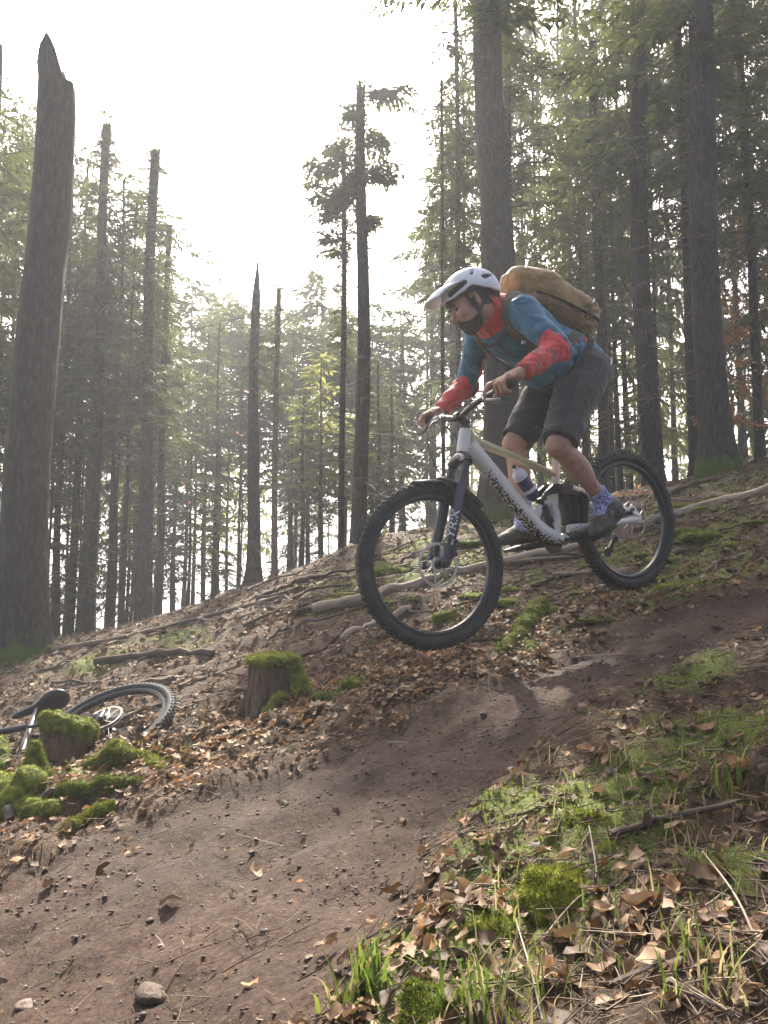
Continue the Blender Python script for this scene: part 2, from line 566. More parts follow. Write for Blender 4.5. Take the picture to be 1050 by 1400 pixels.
# green patches, where the photograph shows them: (u, v, radius in metres)
MOSS_SPOTS = [(100, 1060, 0.35), (30, 900, 0.6), (200, 1040, 0.25), (720, 870, 0.26), (480, 940, 0.22), (455, 950, 0.2), (560, 780, 0.9), (520, 760, 1.0), (680, 720, 0.8),
              (980, 690, 1.0), (960, 740, 0.55), (900, 770, 0.5), (920, 800, 0.35), (1000, 780, 0.35), (840, 760, 0.5), (760, 790, 0.35), (760, 1215, 0.17), (820, 1120, 0.18),
              (700, 1090, 0.16), (640, 1250, 0.16), (600, 1350, 0.16), (520, 1310, 0.12), (740, 1100, 0.16), (690, 1180, 0.14), (860, 1060, 0.2), (930, 930, 0.25), (1000, 1180, 0.12), (960, 1000, 0.2), (430, 765, 1.0), (240, 880, 0.5), (150, 900, 0.5), (1030, 660, 1.2), (640, 850, 0.2), (600, 880, 0.25)]
MOSS_PTS = np.array([[*ground_hit(u, v, base_z)[:2], r] for u, v, r in MOSS_SPOTS])
def moss_mask(x, y):
    x = np.asarray(x, float); y = np.asarray(y, float)
    m = np.zeros_like(x)
    for a, b, r in MOSS_PTS:
        m = np.maximum(m, np.exp(-((x - a) ** 2 + (y - b) ** 2) / (r * r)))
    n = fbm(x * 1.7, y * 1.7, octaves=3, seed=77)
    pat = fbm(x * 3.1, y * 3.1, octaves=3, seed=83)
    far = smoothstep(3.4, 4.6, y)
    m = m * (1 - far * (0.05 + 0.60 * np.clip(0.45 - 1.2 * pat, 0, 1)))
    return np.clip(0.9 * m + 0.10 * n, 0, 1)

def build_ground():
    rows = np.concatenate([[-0.9], -1.6 + np.exp(np.arange(math.log(0.8), math.log(330.0), 0.0098))])
    cols = np.linspace(-1.25, 1.25, 430)
    X = cols[None, :] * (rows[:, None] + 1.7)
    Y = np.repeat(rows[:, None], len(cols), 1)
    Z = ground_z(X, Y)
    V = np.stack([X, Y, Z], -1).reshape(-1, 3)
    nr, nc = X.shape
    i = np.arange((nr - 1) * (nc - 1)); r, c = i // (nc - 1), i % (nc - 1)
    a = r * nc + c
    F = np.stack([a, a + 1, a + nc + 1, a + nc], 1)
    o = mesh_obj('ground', V, F, M_SOIL)
    o['kind'] = 'structure'
    t = trail_mask(X, Y).ravel(); mm = moss_mask(X, Y).ravel() * (1 - t)
    for nm, val in (('trail_cover', t), ('moss_cover', mm)):
        at_ = o.data.attributes.new(nm, 'FLOAT', 'POINT')
        at_.data.foreach_set('value', val.astype(np.float32))
    return o
build_ground()
# ------------------------------------------------------------------ trees
M_BARK = None
def bark_material(name, cols, moss=True):
    m = bpy.data.materials.new(name); m.use_nodes = True
    nt = m.node_tree; N = nt.nodes; L = nt.links; b = N['Principled BSDF']; b.inputs['Roughness'].default_value = 0.92; b.inputs['Specular IOR Level'].default_value = 0.2
    tc = N.new('ShaderNodeTexCoord'); mp = N.new('ShaderNodeMapping'); mp.inputs['Scale'].default_value = (1, 1, 0.28)
    L.new(tc.outputs['Object'], mp.inputs['Vector'])
    nz = N.new('ShaderNodeTexNoise'); nz.inputs['Scale'].default_value = 34; nz.inputs['Detail'].default_value = 8; nz.inputs['Roughness'].default_value = 0.7
    L.new(mp.outputs['Vector'], nz.inputs['Vector'])
    cr = N.new('ShaderNodeValToRGB'); e = cr.color_ramp.elements
    e[0].position, e[0].color = 0.32, (*cols[0], 1); e[1].position, e[1].color = 0.70, (*cols[2], 1)
    q = e.new(0.5); q.color = (*cols[1], 1)
    L.new(nz.outputs['Fac'], cr.inputs['Fac'])
    col = cr.outputs['Color']
    if moss:
        a = N.new('ShaderNodeAttribute'); a.attribute_name = 'moss'
        n3 = N.new('ShaderNodeTexNoise'); n3.inputs['Scale'].default_value = 9; n3.inputs['Detail'].default_value = 6
        L.new(tc.outputs['Object'], n3.inputs['Vector'])
        s = N.new('ShaderNodeMath'); s.operation = 'ADD'; L.new(a.outputs['Fac'], s.inputs[0]); L.new(n3.outputs['Fac'], s.inputs[1])
        r = N.new('ShaderNodeMapRange'); r.inputs[1].default_value = 0.95; r.inputs[2].default_value = 1.15; L.new(s.outputs[0], r.inputs[0])
        mx = N.new('ShaderNodeMix'); mx.data_type = 'RGBA'; mx.inputs[7].default_value = (0.06, 0.095, 0.012, 1)
        L.new(r.outputs[0], mx.inputs[0]); L.new(col, mx.inputs[6]); col = mx.outputs[2]
    L.new(col, b.inputs['Base Color'])
    bp_ = N.new('ShaderNodeBump'); bp_.inputs['Strength'].default_value = 1.0; bp_.inputs['Distance'].default_value = 0.02
    L.new(nz.outputs['Fac'], bp_.inputs['Height']); L.new(bp_.outputs['Normal'], b.inputs['Normal'])
    return m
M_BARK = bark_material('spruce_bark', ((0.013, 0.0105, 0.0095), (0.033, 0.027, 0.024), (0.075, 0.063, 0.055)))
M_BARK_RED = bark_material('reddish_bark', ((0.06, 0.03, 0.018), (0.14, 0.075, 0.045), (0.24, 0.14, 0.09)))
M_TWIG = mat('dead_twig_wood', [(0.06, 0.045, 0.036), (0.16, 0.13, 0.11)], 0.9, 20)
def needle_material(name, c0, c1, tr, fac=0.45):
    m = bpy.data.materials.new(name); m.use_nodes = True
    nt = m.node_tree; N = nt.nodes; L = nt.links; b = N['Principled BSDF']; b.inputs['Roughness'].default_value = 0.6; b.inputs['Specular IOR Level'].default_value = 0.25
    tc = N.new('ShaderNodeTexCoord'); nz = N.new('ShaderNodeTexNoise'); nz.inputs['Scale'].default_value = 2.3; nz.inputs['Detail'].default_value = 5
    L.new(tc.outputs['Object'], nz.inputs['Vector'])
    cr = N.new('ShaderNodeValToRGB'); e = cr.color_ramp.elements
    e[0].position, e[0].color = 0.35, (*c0, 1); e[1].position, e[1].color = 0.65, (*c1, 1)
    L.new(nz.outputs['Fac'], cr.inputs['Fac']); L.new(cr.outputs['Color'], b.inputs['Base Color'])
    t = N.new('ShaderNodeBsdfTranslucent'); t.inputs['Color'].default_value = (*tr, 1)
    mx = N.new('ShaderNodeMixShader'); mx.inputs['Fac'].default_value = fac
    L.new(b.outputs['BSDF'], mx.inputs[1]); L.new(t.outputs['BSDF'], mx.inputs[2]); L.new(mx.outputs['Shader'], N['Material Output'].inputs['Surface'])
    return m
M_NEEDLE = needle_material('spruce_needles', (0.024, 0.034, 0.015), (0.062, 0.080, 0.028), (0.11, 0.13, 0.035))
M_NEEDLE_Y = needle_material('light_green_needles', (0.06, 0.075, 0.02), (0.12, 0.135, 0.038), (0.26, 0.28, 0.07), 0.55)
M_BEECHLEAF = needle_material('rusty_beech_leaves', (0.20, 0.085, 0.03), (0.34, 0.16, 0.065), (0.42, 0.18, 0.06), 0.45)

def trunk_mesh(base, r0, r1, height, lean=(0, 0), seg=26, rows=60, flare=0.7, broken=False, seed=0, moss=0.0, zmin=-0.5):
    """vertices relative to base; rows denser near the foot"""
    rg = np.random.default_rng(seed)
    t = np.linspace(0, 1, rows) ** 1.25
    z = zmin + (height - zmin) * t
    a = np.linspace(0, 2 * math.pi, seg, endpoint=False)
    Z, A = np.meshgrid(z, a, indexing='ij')
    h = np.clip(Z / height, 0, 1)
    rad = r0 + (r1 - r0) * h
    fl = np.exp(-np.maximum(Z, 0) / (1.5 * r0 + 0.05))
    lob = 1 + 0.35 * np.cos(A * 5 + seed) * 0.5 + 0.35 * np.cos(A * 3 + seed * 2.1) * 0.5
    rad = rad * (1 + flare * fl * lob)
    rad = rad * (1 + 0.05 * vnoise(np.cos(A) * 6 + seed, np.sin(A) * 6, Z * 3.0, seed) + 0.03 * vnoise(np.cos(A) * 16, np.sin(A) * 16 + seed, Z * 7.0, seed + 4))
    X = rad * np.cos(A) + lean[0] * h * height + 0.3 * r0 * np.sin(Z * 0.9 + seed)
    Y = rad * np.sin(A) + lean[1] * h * height + 0.3 * r0 * np.cos(Z * 0.7 + seed * 1.3)
    if broken == 'point':
        k = np.clip((t - 0.90) / 0.10, 0, 1)[:, None]
        X = X * (1 - 0.85 * k) + X.mean(1, keepdims=True) * 0.85 * k; Y = Y * (1 - 0.85 * k) + Y.mean(1, keepdims=True) * 0.85 * k
    elif broken:  # sky glare put into the shape: the trunk ends ragged
        jag = np.interp(np.mod(a + seed, 2 * math.pi), np.linspace(0, 2 * math.pi, 12), np.concatenate([rg.uniform(-1, 0.0, 11), [0]]) )
        k = np.clip((t - 0.80) / 0.20, 0, 1)[:, None] ** 2
        Z = Z + k * jag[None, :] * (r0 * 1.6)
        if broken == 'split':
            side = np.cos(A - 3.4)
            Z = Z - k * np.clip(0.35 - side, 0, 2) * r0 * 1.1
    V = np.stack([X, Y, Z], -1).reshape(-1, 3)
    F = []
    n = seg
    i = np.arange((rows - 1) * seg); r, c = i // seg, i % seg; c2 = (c + 1) % seg
    F = np.stack([r * n + c, r * n + c2, (r + 1) * n + c2, (r + 1) * n + c], 1)
    top = np.array([[X[-1].mean(), Y[-1].mean(), Z[-1].min() if broken else Z[-1].mean()]])
    nv = len(V); V = np.vstack([V, top])
    cap = np.stack([np.full(seg, nv), (rows - 1) * n + np.arange(seg), (rows - 1) * n + (np.arange(seg) + 1) % seg, np.full(seg, nv)], 1)
    tri = [tuple(int(q) for q in x[:3]) for x in cap]
    faces = [tuple(int(q) for q in x) for x in F] + tri
    mo = np.concatenate([(moss * np.exp(-np.maximum(Z, 0) / 0.30)).ravel(), [0]])
    return V, faces, mo

def sprays(branches, rg, tw_len=(0.10, 0.30), step=0.055, width=0.045, droop=0.35):
    """needle-covered side twigs along every branch: one long hexagon-like blade per twig"""
    Vs = []
    for P in branches:
        seglen = np.linalg.norm(np.diff(P, axis=0), axis=1); tot = seglen.sum()
        cum = np.concatenate([[0], np.cumsum(seglen)])
        start = 0.12 * tot
        s = np.arange(start, tot, step); s = s + rg.uniform(-0.4, 0.4, len(s)) * step; s = np.clip(s, 0, tot * 0.999)
        if len(s) == 0: continue
        s = np.repeat(s, 2)
        p = np.stack([np.interp(s, cum, P[:, k]) for k in range(3)], 1)
        idx = np.clip(np.searchsorted(cum, s) - 1, 0, len(P) - 2)
        T = (P[idx + 1] - P[idx]); T /= np.linalg.norm(T, axis=1)[:, None]
        side = np.cross(T, (0, 0, 1.0)); side /= np.linalg.norm(side, axis=1)[:, None] + 1e-9
        sg = np.tile([1, -1], len(s) // 2)[:, None]
        frac = s / tot
        L = (tw_len[0] + (tw_len[1] - tw_len[0]) * np.sin(np.pi * np.clip(0.15 + 0.85 * frac, 0, 1)) ** 0.8 * rg.uniform(0.5, 1.15, len(s)))
        d = T * rg.uniform(0.5, 0.9, (len(s), 1)) + sg * side * rg.uniform(0.5, 1.0, (len(s), 1)) + np.array([0, 0, -1.0]) * rg.uniform(-0.2, 2.2 * droop, (len(s), 1)) + rg.normal(0, 0.28, (len(s), 3))
        d /= np.linalg.norm(d, axis=1)[:, None]
        nrm = np.cross(d, rg.normal(size=d.shape) * 0.6 + np.array([0, 0, 1.0])); nrm /= np.linalg.norm(nrm, axis=1)[:, None] + 1e-9
        w = width * rg.uniform(0.6, 1.2, len(s))[:, None]
        bend = np.array([0, 0, -1.0]) * (L * rg.uniform(0.0, 0.25, len(s)))[:, None]
        a = p; b = p + d * (L * 0.45)[:, None] + nrm * w * 0.5; c = p + d * L[:, None] + bend; e = p + d * (L * 0.45)[:, None] - nrm * w * 0.5
        Vs.append(np.stack([a, b, c, e], 1).reshape(-1, 3))
    V = np.concatenate(Vs)
    F = np.arange(len(V)).reshape(-1, 4)
    return V, F

def spruce_crown(height, rmax, seed, per_m=11, profile='cone', droop=0.35, step=0.06, base_gap=0.0, one_side=None, tw=(0.10, 0.32)):
    rg = np.random.default_rng(seed)
    br = []
    n = int(height * per_m)
    for i in range(n):
        h = (i + rg.uniform(-0.4, 0.4)) / n
        h = min(max(h, 0.0), 0.995)
        if profile == 'cone': r = rmax * (1 - h) ** 0.85 * (0.75 + 0.25 * min(h / 0.15, 1))
        elif profile == 'column': r = rmax * (0.75 + 0.25 * math.sin(h * 9 + seed)) * (1 if h < 0.75 else (1 - h) / 0.25 * 0.9 + 0.1)
        else: r = rmax * rg.choice([0.25, 0.6, 1.0])
        r = max(r * rg.uniform(0.55, 1.12), 0.18)
        az = rg.uniform(0, 2 * math.pi) if one_side is None else rg.normal(one_side, 0.9)
        z0 = h * height
        out = np.array([math.cos(az), math.sin(az), 0])
        up = rg.uniform(-0.15, 0.40); dr = droop * rg.uniform(0.3, 1.9)
        t = np.linspace(0, 1, 6)
        zz = z0 + r * (up * t - dr * t * t + 0.25 * dr * t ** 4)
        sw = np.array([-out[1], out[0], 0]) * rg.normal(0, 0.12)
        P = out[None] * (r * t)[:, None] + sw[None] * (r * t * t)[:, None]
        P[:, 2] = zz
        br.append(P)
    return br
def wood_mesh(br, r0=0.014):
    mb = MB()
    for P in br:
        L = np.linalg.norm(P[-1] - P[0])
        mb.tube(P, np.linspace(r0 * min(L, 2) / 1.5 + 0.003, 0.002, len(P)), 3, cap=False)
    return mb
def dead_branches(z0, z1, n, rg, lmax=1.4):
    br = []
    for i in range(n):
        z = rg.uniform(z0, z1); az = rg.uniform(0, 2 * math.pi); L = rg.uniform(0.3, lmax)
        out = np.array([math.cos(az), math.sin(az), 0]); t = np.linspace(0, 1, 5)
        P = out[None] * (L * t)[:, None]; P[:, 2] = z + L * (rg.uniform(-0.35, 0.15) * t - 0.15 * t * t)
        P[:, :2] += rg.normal(0, 0.03, (5, 2)) * t[:, None] * L
        br.append(P)
        for k in range(3):
            j = rg.integers(1, 4); d = out * rg.uniform(0.4, 1) + np.array([-out[1], out[0], 0]) * rg.choice([-1, 1]) * rg.uniform(0.4, 1)
            q = P[j]; l2 = L * rg.uniform(0.15, 0.4)
            br.append(np.stack([q, q + d * l2 * 0.5 + (0, 0, -0.02), q + d * l2 + (0, 0, rg.uniform(-0.15, 0.02))]))
    return br

# crown prototypes, shared by many trees (crown foot at z = 0)
PROTO = {}
def proto(kind, H, rm, seed, **kw):
    rg = np.random.default_rng(seed + 100)
    mname = kw.pop('m', M_NEEDLE)
    wd = kw.pop('width', 0.05)
    br = spruce_crown(H, rm, seed, **kw)
    V, F = sprays(br, rg, tw_len=kw.get('tw', (0.10, 0.32)), step=kw.get('step', 0.06), width=wd)
    me = bpy.data.meshes.new('crown_' + kind)
    o = mesh_obj('crown', V, F, mname, None, False)
    me = o.data; bpy.data.objects.remove(o)
    w = wood_mesh(br).build('limbs', M_TWIG); wm = w.data; bpy.data.objects.remove(w)
    PROTO.setdefault(kind, []).append((me, wm, H, rm))
for k in range(3): proto('tall', 9.0, 1.9, 11 + k, per_m=11, profile='column', droop=0.40, step=0.058)
for k in range(3): proto('cone', 7.0, 1.7, 31 + k, per_m=13, profile='cone', droop=0.35, step=0.056)
for k in range(2): proto('far', 9.0, 2.0, 51 + k, per_m=8, profile='column', droop=0.34, step=0.075, width=0.10, tw=(0.16, 0.46))
for k in range(2): proto('farcol', 9.0, 1.9, 61 + k, per_m=8, profile='column', droop=0.38, step=0.09, width=0.085, tw=(0.16, 0.46))
for k in range(2): proto('young', 5.0, 1.6, 71 + k, per_m=12, profile='cone', droop=0.22, step=0.075, width=0.065, tw=(0.14, 0.40), m=M_NEEDLE_Y)
DEADP = []
for k in range(3):
    rg_ = np.random.default_rng(300 + k)
    w = wood_mesh(dead_branches(0.9, 6.5, 60, rg_), 0.010).build('dead_branching', M_TWIG); DEADP.append(w.data); bpy.data.objects.remove(w)
# a shared slender trunk for the far trees, 1 m radius-normalised
V_, F_, mo_ = trunk_mesh(None, 1.0, 0.35, 12.0, seg=10, rows=14, flare=0.5, seed=5, zmin=-1.0)
V_[:, 2] *= 1.0
FT = mesh_obj('trunk', V_, F_, M_BARK); FAR_TRUNK = FT.data; bpy.data.objects.remove(FT)

def link_part(name, me, parent, loc=(0, 0, 0), scale=(1, 1, 1), rz=0.0):
    o = bpy.data.objects.new(name, me); COL.objects.link(o); o.parent = parent
    o.location = loc; o.scale = scale; o.rotation_euler = (0, 0, rz)
    if name in ('limb_wood', 'dead_branching', 'crown'): o['kind'] = 'stuff'
    return o
def z_at(v, Y):        # height of an image row at a depth
    d = ray(525, v); return d[2] * Y / d[1]
def add_crown(root, base, kind, i, z0, z1, R_, rz):
    me, wm, H, rm = PROTO[kind][i % len(PROTO[kind])]
    s = (R_ / rm, R_ / rm, (z1 - z0) / H)
    c = link_part('crown', me, root, (0, 0, z0 - base[2]), s, rz)
    link_part('limb_wood', wm, c)
    return c

def front_tree(u, v, Y, wpx, top_v, label, crowns=(), broken=False, m=None, lean=(0, 0), moss=0.0, seed=1, dead=True, flare=0.6, r_top=0.72, seg=28, rows=70, name='spruce_tree', group=None):
    """a trunk told apart in the photograph; (u, v) = where it is seen low down, at depth Y"""
    p = at(u, v, Y); x = p[0]
    base = np.array([x, Y, gz(x, Y)])
    root = empty(name, base)
    tag(root, label, 'tree', group)
    r0 = wpx / 2 * Y / FPX
    H = z_at(top_v, Y) - base[2]
    V, F, mo = trunk_mesh(base, r0, r0 * r_top, H, lean, seg, rows, flare, broken, seed, moss)
    t = mesh_obj('trunk', V + base, F, m or M_BARK, root)
    a = t.data.attributes.new('moss', 'FLOAT', 'POINT'); a.data.foreach_set('value', mo.astype(np.float32))
    if dead:
        sc = min(1.0, max(0.35, (H - 0.4) / 7.0))
        link_part('dead_branching', DEADP[seed % 3], root, (0, 0, 0), (min(1, r0 * 4 + 0.35), min(1, r0 * 4 + 0.35), sc), seed * 1.3)
    for j, (kind, vb, vt, R_) in enumerate(crowns):
        z0, z1 = z_at(vb, Y), z_at(vt, Y)
        add_crown(root, base, kind, seed + j, z0, z1, R_, seed * 0.9 + j)
    return root

def boughs(root, Y, items, seed):
    '''leafy boughs at given heights: (image row, compass angle, length)'''
    rg = np.random.default_rng(seed); base = np.array(root.location)
    br = []
    for v, az, L in items:
        z = z_at(v, Y) - base[2]
        for k in range(5):
            a = az + rg.normal(0, 0.30); l = L * rg.uniform(0.6, 1.1); t = np.linspace(0, 1, 6)
            o = np.array([math.cos(a), math.sin(a), 0])
            P = o[None] * (l * t)[:, None]; P[:, 2] = z + rg.normal(0, 0.07) + l * (0.30 * t - 0.30 * t * t + rg.normal(0, 0.08) * t)
            br.append(P)
    V, F = sprays(br, rg, tw_len=(0.08, 0.26), step=0.035, width=0.06)
    o = mesh_obj('bough_needles', V + base, F, M_NEEDLE, root, False); o['kind'] = 'stuff'
    w = wood_mesh([P + base for P in br], 0.018).build('bough_wood', M_TWIG, root); w['kind'] = 'stuff'
# --- the trunks one can tell apart; ragged tops stand for sky glare
front_tree(35, 850, 7.0, 62, 52, 'thick trunk with mossy foot and glare-cut top, beside the lying bike', broken='split', moss=0.75, seed=3, r_top=0.82, rows=110, seg=40, flare=0.35, dead=False)
front_tree(127, 700, 12.5, 16, 165, 'glare-cut spruce behind the thick mossy trunk, ragged crown to low down', [('cone', 560, 150, 1.2), ('cone', 230, 165, 0.5)], broken=True, seed=4)
front_tree(103, 700, 14.0, 11, 330, 'thin bare pole right behind the thick mossy trunk', [('tall', 560, 300, 1.0)], seed=5)
front_tree(196, 700, 11.5, 18, 200, 'straight glare-cut spruce with a few twigs at its tip', [('cone', 580, 255, 1.1), ('cone', 240, 196, 0.45)], broken=True, seed=6)
front_tree(219, 700, 13.0, 10, 308, 'thin spire-topped pole next to the straight glare-cut spruce', [('cone', 600, 300, 0.75)], seed=7)
front_tree(346, 700, 12.0, 19, 355, 'dark snag with pointed top rising from heaped branches on the crest', [('cone', 520, 372, 0.40)], seed=8, r_top=0.55, flare=0.9, broken='point')
front_tree(376, 700, 13.0, 9, 395, 'thin reddish-brown pole beside the pointed snag', [('cone', 560, 400, 0.7)], m=M_BARK_RED, seed=9)
t10 = front_tree(468, 650, 12.5, 9, 195, 'slim tree with sparse tufted crown against the white sky', [('cone', 345, 175, 1.05), ('cone', 500, 330, 0.5)], seed=10)
t11 = front_tree(494, 640, 12.0, 22, 108, 'straight dark trunk with tufts at its tip, behind the front wheel', [('cone', 250, 95, 0.95)], broken=True, seed=11, r_top=0.60)
front_tree(682, 640, 8.8, 48, -190, 'thick trunk with mossy foot directly behind the rider', [('tall', 60, -500, 1.8)], moss=0.9, seed=12, r_top=0.78, rows=90, seg=40)
front_tree(700, 500, 11.5, 13, -60, 'slim trunk half hidden by the thick one behind the rider', [('tall', 300, -60, 1.5)], seed=13)
front_tree(628, 500, 11.5, 8, -80, 'thin spruce just downhill of the thick trunk behind the rider', [('tall', 430, -90, 1.0), ('cone', 330, 60, 0.8)], seed=21)  # cone crown added to thicken the shade on the bike
front_tree(606, 500, 9.8, 6, 110, 'added shade-casting young spruce in front of the thin one behind the rider', [('cone', 400, 100, 0.62)], seed=22)  # extra tree, added to dapple shade over bike and rider
front_tree(886, 560, 10.5, 28, -150, 'dark straight trunk behind the rear wheel', [('tall', 260, -420, 1.7)], seed=14, flare=0.5)
front_tree(976, 560, 8.8, 42, -190, 'thick dark trunk with flared mossy foot behind the long pale log', [('tall', 90, -500, 1.9)], moss=0.95, seed=15, r_top=0.72, rows=90, seg=40)
front_tree(948, 560, 11.0, 15, -40, 'slim trunk close beside the thick flared one', [('tall', 330, -80, 1.5)], seed=16)
front_tree(1034, 500, 11.5, 13, -60, 'slim greenish trunk by the rust-leaved bush', [('tall', 330, -120, 1.7)], seed=17, moss=0.3)
front_tree(824, 560, 12.5, 15, 60, 'slim trunk seen past the rider\'s shorts', [('tall', 420, 20, 1.6)], seed=18)
front_tree(1130, 500, 9.5, 30, -150, 'trunk at the uphill end of the stand, past the greenish one', [('tall', 330, -300, 2.2)], seed=19)
front_tree(-45, 700, 9.5, 26, 60, 'spruce downhill of the thick mossy trunk', [('tall', 520, 90, 1.5)], seed=20)

boughs(t11, 12.0, [(128, 0.1, 0.85), (150, 2.9, 0.4), (190, 0.3, 0.5), (238, 0.0, 0.7), (262, 3.0, 0.5), (300, 0.2, 0.3)], 5)
boughs(t10, 12.5, [(205, 3.0, 0.35), (235, 3.1, 0.85), (245, 0.0, 0.4), (268, 3.2, 0.65), (285, 2.9, 0.5), (330, 3.1, 0.4)], 6)
# --- the stand behind, told apart only by place
SKY_U = [-260, -100, 0, 90, 150, 200, 240, 290, 330, 400, 440, 480, 550, 578, 605, 650, 1100, 1400]
SKY_V = [60, 70, 120, 175, 215, 300, 375, 345, 405, 375, 365, 395, 395, 330, 150, -40, -120, -120]
def skyline(u): return float(np.interp(u, SKY_U, SKY_V))
rgt = np.random.default_rng(41)
def stand_tree(u, Y, top_v, base_v, R_, kind, label, group, i, wpx=None, m_tr=None):
    p = at(u, 700, Y); x = p[0]
    base = np.array([x, Y, float(base_z(np.array([x]), np.array([Y]))[0])])
    root = empty('spruce_tree', base); tag(root, label, 'tree', group)
    base_v = max(base_v, top_v + 190)
    zt = z_at(top_v, Y); zb = max(z_at(base_v, Y), base[2] + 0.5)
    r0 = (wpx / 2 * Y / FPX) if wpx else rgt.uniform(0.04, 0.075)
    H = zt - base[2]
    link_part('trunk', FAR_TRUNK, root, (0, 0, 0), (r0, r0, H / 12.0 * 0.97), rgt.uniform(0, 6))
    add_crown(root, base, kind, i, zb, zt, R_, rgt.uniform(0, 6.28))
    return root
LAB = {'left': ('slim spruce in the dark stand behind the thick mossy trunk', 'dark stand behind the mossy trunk'),
       'mid': ('pale hazy spruce in the low stand beyond the crest', 'hazy stand beyond the crest'),
       'right': ('tall spruce in the dense stand behind the rider', 'dense stand behind the rider')}
i = 0
for (u0, u1, n, Ylo, Yhi, key) in ((-230, 235, 25, 11.5, 20, 'left'), (225, 590, 16, 18, 30, 'mid'), (590, 1280, 25, 12.5, 24, 'right'), (-150, 600, 6, 32, 50, 'mid'), (600, 1250, 3, 30, 48, 'right')):
    for k in range(n):
        u = u0 + (u1 - u0) * (k + rgt.uniform(0.1, 0.9)) / n
        Y = rgt.uniform(Ylo, Yhi)
        tv = skyline(u) + rgt.uniform(0, 110) * (0.5 if key == 'right' else 1)
        bv = rgt.uniform(560, 720) if key != 'right' else rgt.uniform(440, 640)
        if tv > bv - 120: tv = bv - 160
        wide = rgt.uniform(1.3, 2.1) * (1.0 if key != 'mid' else 1.25)
        # keep crowns out of the open sky
        edge = min(abs(u - 240), abs(u - 590)) * Y / FPX
        if key in ('left', 'right') and 200 < u < 660: wide = min(wide, max(0.7, edge * 0.9))
        kind = ('far' if Y > 18 else 'cone') if (key == 'mid' or rgt.random() < 0.4) else ('farcol' if Y > 20 else 'tall')
        stand_tree(u, Y, tv, bv, wide, kind, *LAB[key], i); i += 1
# young light-green conifers filling the lower gaps
for k in range(28):
    u = -80 + 1260 * (k + rgt.uniform(0.1, 0.9)) / 28
    Y = rgt.uniform(15, 30) if k % 2 else rgt.uniform(24, 42)
    top = rgt.uniform(380, 600) if u > 600 else rgt.uniform(440, 620)
    stand_tree(u, Y, top, 790 if u > 600 else rgt.uniform(660, 760), rgt.uniform(1.2, 2.2), 'young', 'bushy light-green young conifer standing among the far trunks', 'young conifers among the far trunks', i, 5); i += 1
for k, (u, Y, tv) in enumerate(((70, 13.5, 520), (112, 15, 560), (160, 14, 500), (178, 17, 590), (238, 16, 610), (300, 20, 600), (-20, 14, 520), (395, 22, 560), (440, 24, 590))):
    stand_tree(u, Y, tv, 850, rgt.uniform(0.8, 1.25), 'cone', 'small dark spruce with branches to the ground behind the crest', 'small spruces behind the crest', i, 5); i += 1
# thin far poles
for k, u in enumerate((265, 279, 297, 400, 414, 424, 520, 533, 552, 590, 622, 640, 742, 790, 808, 838, 850, 905, 1018, 172)):
    Y = rgt.uniform(14, 22)
    stand_tree(u + rgt.uniform(-3, 3), Y, max(skyline(u) + rgt.uniform(10, 160), -60), rgt.uniform(430, 560), rgt.uniform(0.7, 1.2), 'cone' if u < 600 else 'tall', 'thin dark pole of a spruce standing along the crest', 'thin poles along the crest', i, rgt.uniform(5, 8)); i += 1

# --- rust-leaved beech saplings on the right and behind the wheel
def beech(u, Y, v0, v1, spread, n, seed, label):
    rg = np.random.default_rng(seed)
    p = at(u, 640, Y); base = np.array([p[0], Y, gz(p[0], Y)])
    root = empty('beech_sapling', base); tag(root, label, 'sapling')
    z1 = z_at(v0, Y) - base[2]
    stem = spline([(0, 0, -0.2), (0.03, 0, z1 * 0.4), (-0.04, 0.03, z1 * 0.75), (0.02, 0, z1)], 6)
    br = []
    for k in range(26):
        h = rg.uniform(0.25, 1.0); a = rg.uniform(0, 6.28); L = spread * rg.uniform(0.4, 1) * (1.15 - 0.6 * h)
        o = np.array([math.cos(a), math.sin(a), rg.uniform(0.0, 0.5)]); t = np.linspace(0, 1, 5)[:, None]
        br.append(np.array([0, 0, h * z1]) + o * L * t + np.array([0, 0, -0.25]) * L * t * t)
    MB().tube(stem + base, np.linspace(0.022, 0.004, len(stem)), 6).build('stem', M_TWIG, root)
    wm_ = MB()
    for b_ in br: wm_.tube(b_ + base, np.linspace(0.007, 0.002, 5), 4, cap=False)
    wm_.build('limb_wood', M_TWIG, root)['kind'] = 'stuff'
    Q = []
    for k in range(n):
        b_ = br[rg.integers(len(br))]; t = rg.uniform(0.25, 1) * 4; j = min(int(t), 3); c = b_[j] + (b_[j + 1] - b_[j]) * (t - j) + rg.normal(0, 0.04, 3)
        d = rg.normal(size=3); d[2] -= 0.5; d /= np.linalg.norm(d); s = np.cross(d, rg.normal(size=3)); s /= np.linalg.norm(s)
        L = rg.uniform(0.05, 0.08)
        Q += [c, c + d * L * 0.5 + s * L * 0.28, c + d * L, c + d * L * 0.5 - s * L * 0.28]
    V = np.array(Q) + base
    lf = mesh_obj('crown', V, np.arange(len(V)).reshape(-1, 4), M_BEECHLEAF, root, False); lf['kind'] = 'stuff'
    return root
beech(1002, 10.5, 400, 640, 0.75, 900, 3, 'rust-leaved beech sapling beside the thick flared trunk')
beech(1045, 12.5, 300, 640, 1.1, 900, 4, 'taller rust-leaved beech sapling by the slim greenish trunk')
beech(868, 8.9, 690, 740, 0.22, 260, 5, 'low clump of rusty leaves seen through the rear wheel')
beech(545, 14.5, 560, 700, 0.6, 60, 6, 'thin beech sapling with few dry leaves beyond the front wheel')
beech(330, 14.0, 520, 760, 0.9, 14, 7, 'bare wispy sapling between the far poles and the pointed snag')
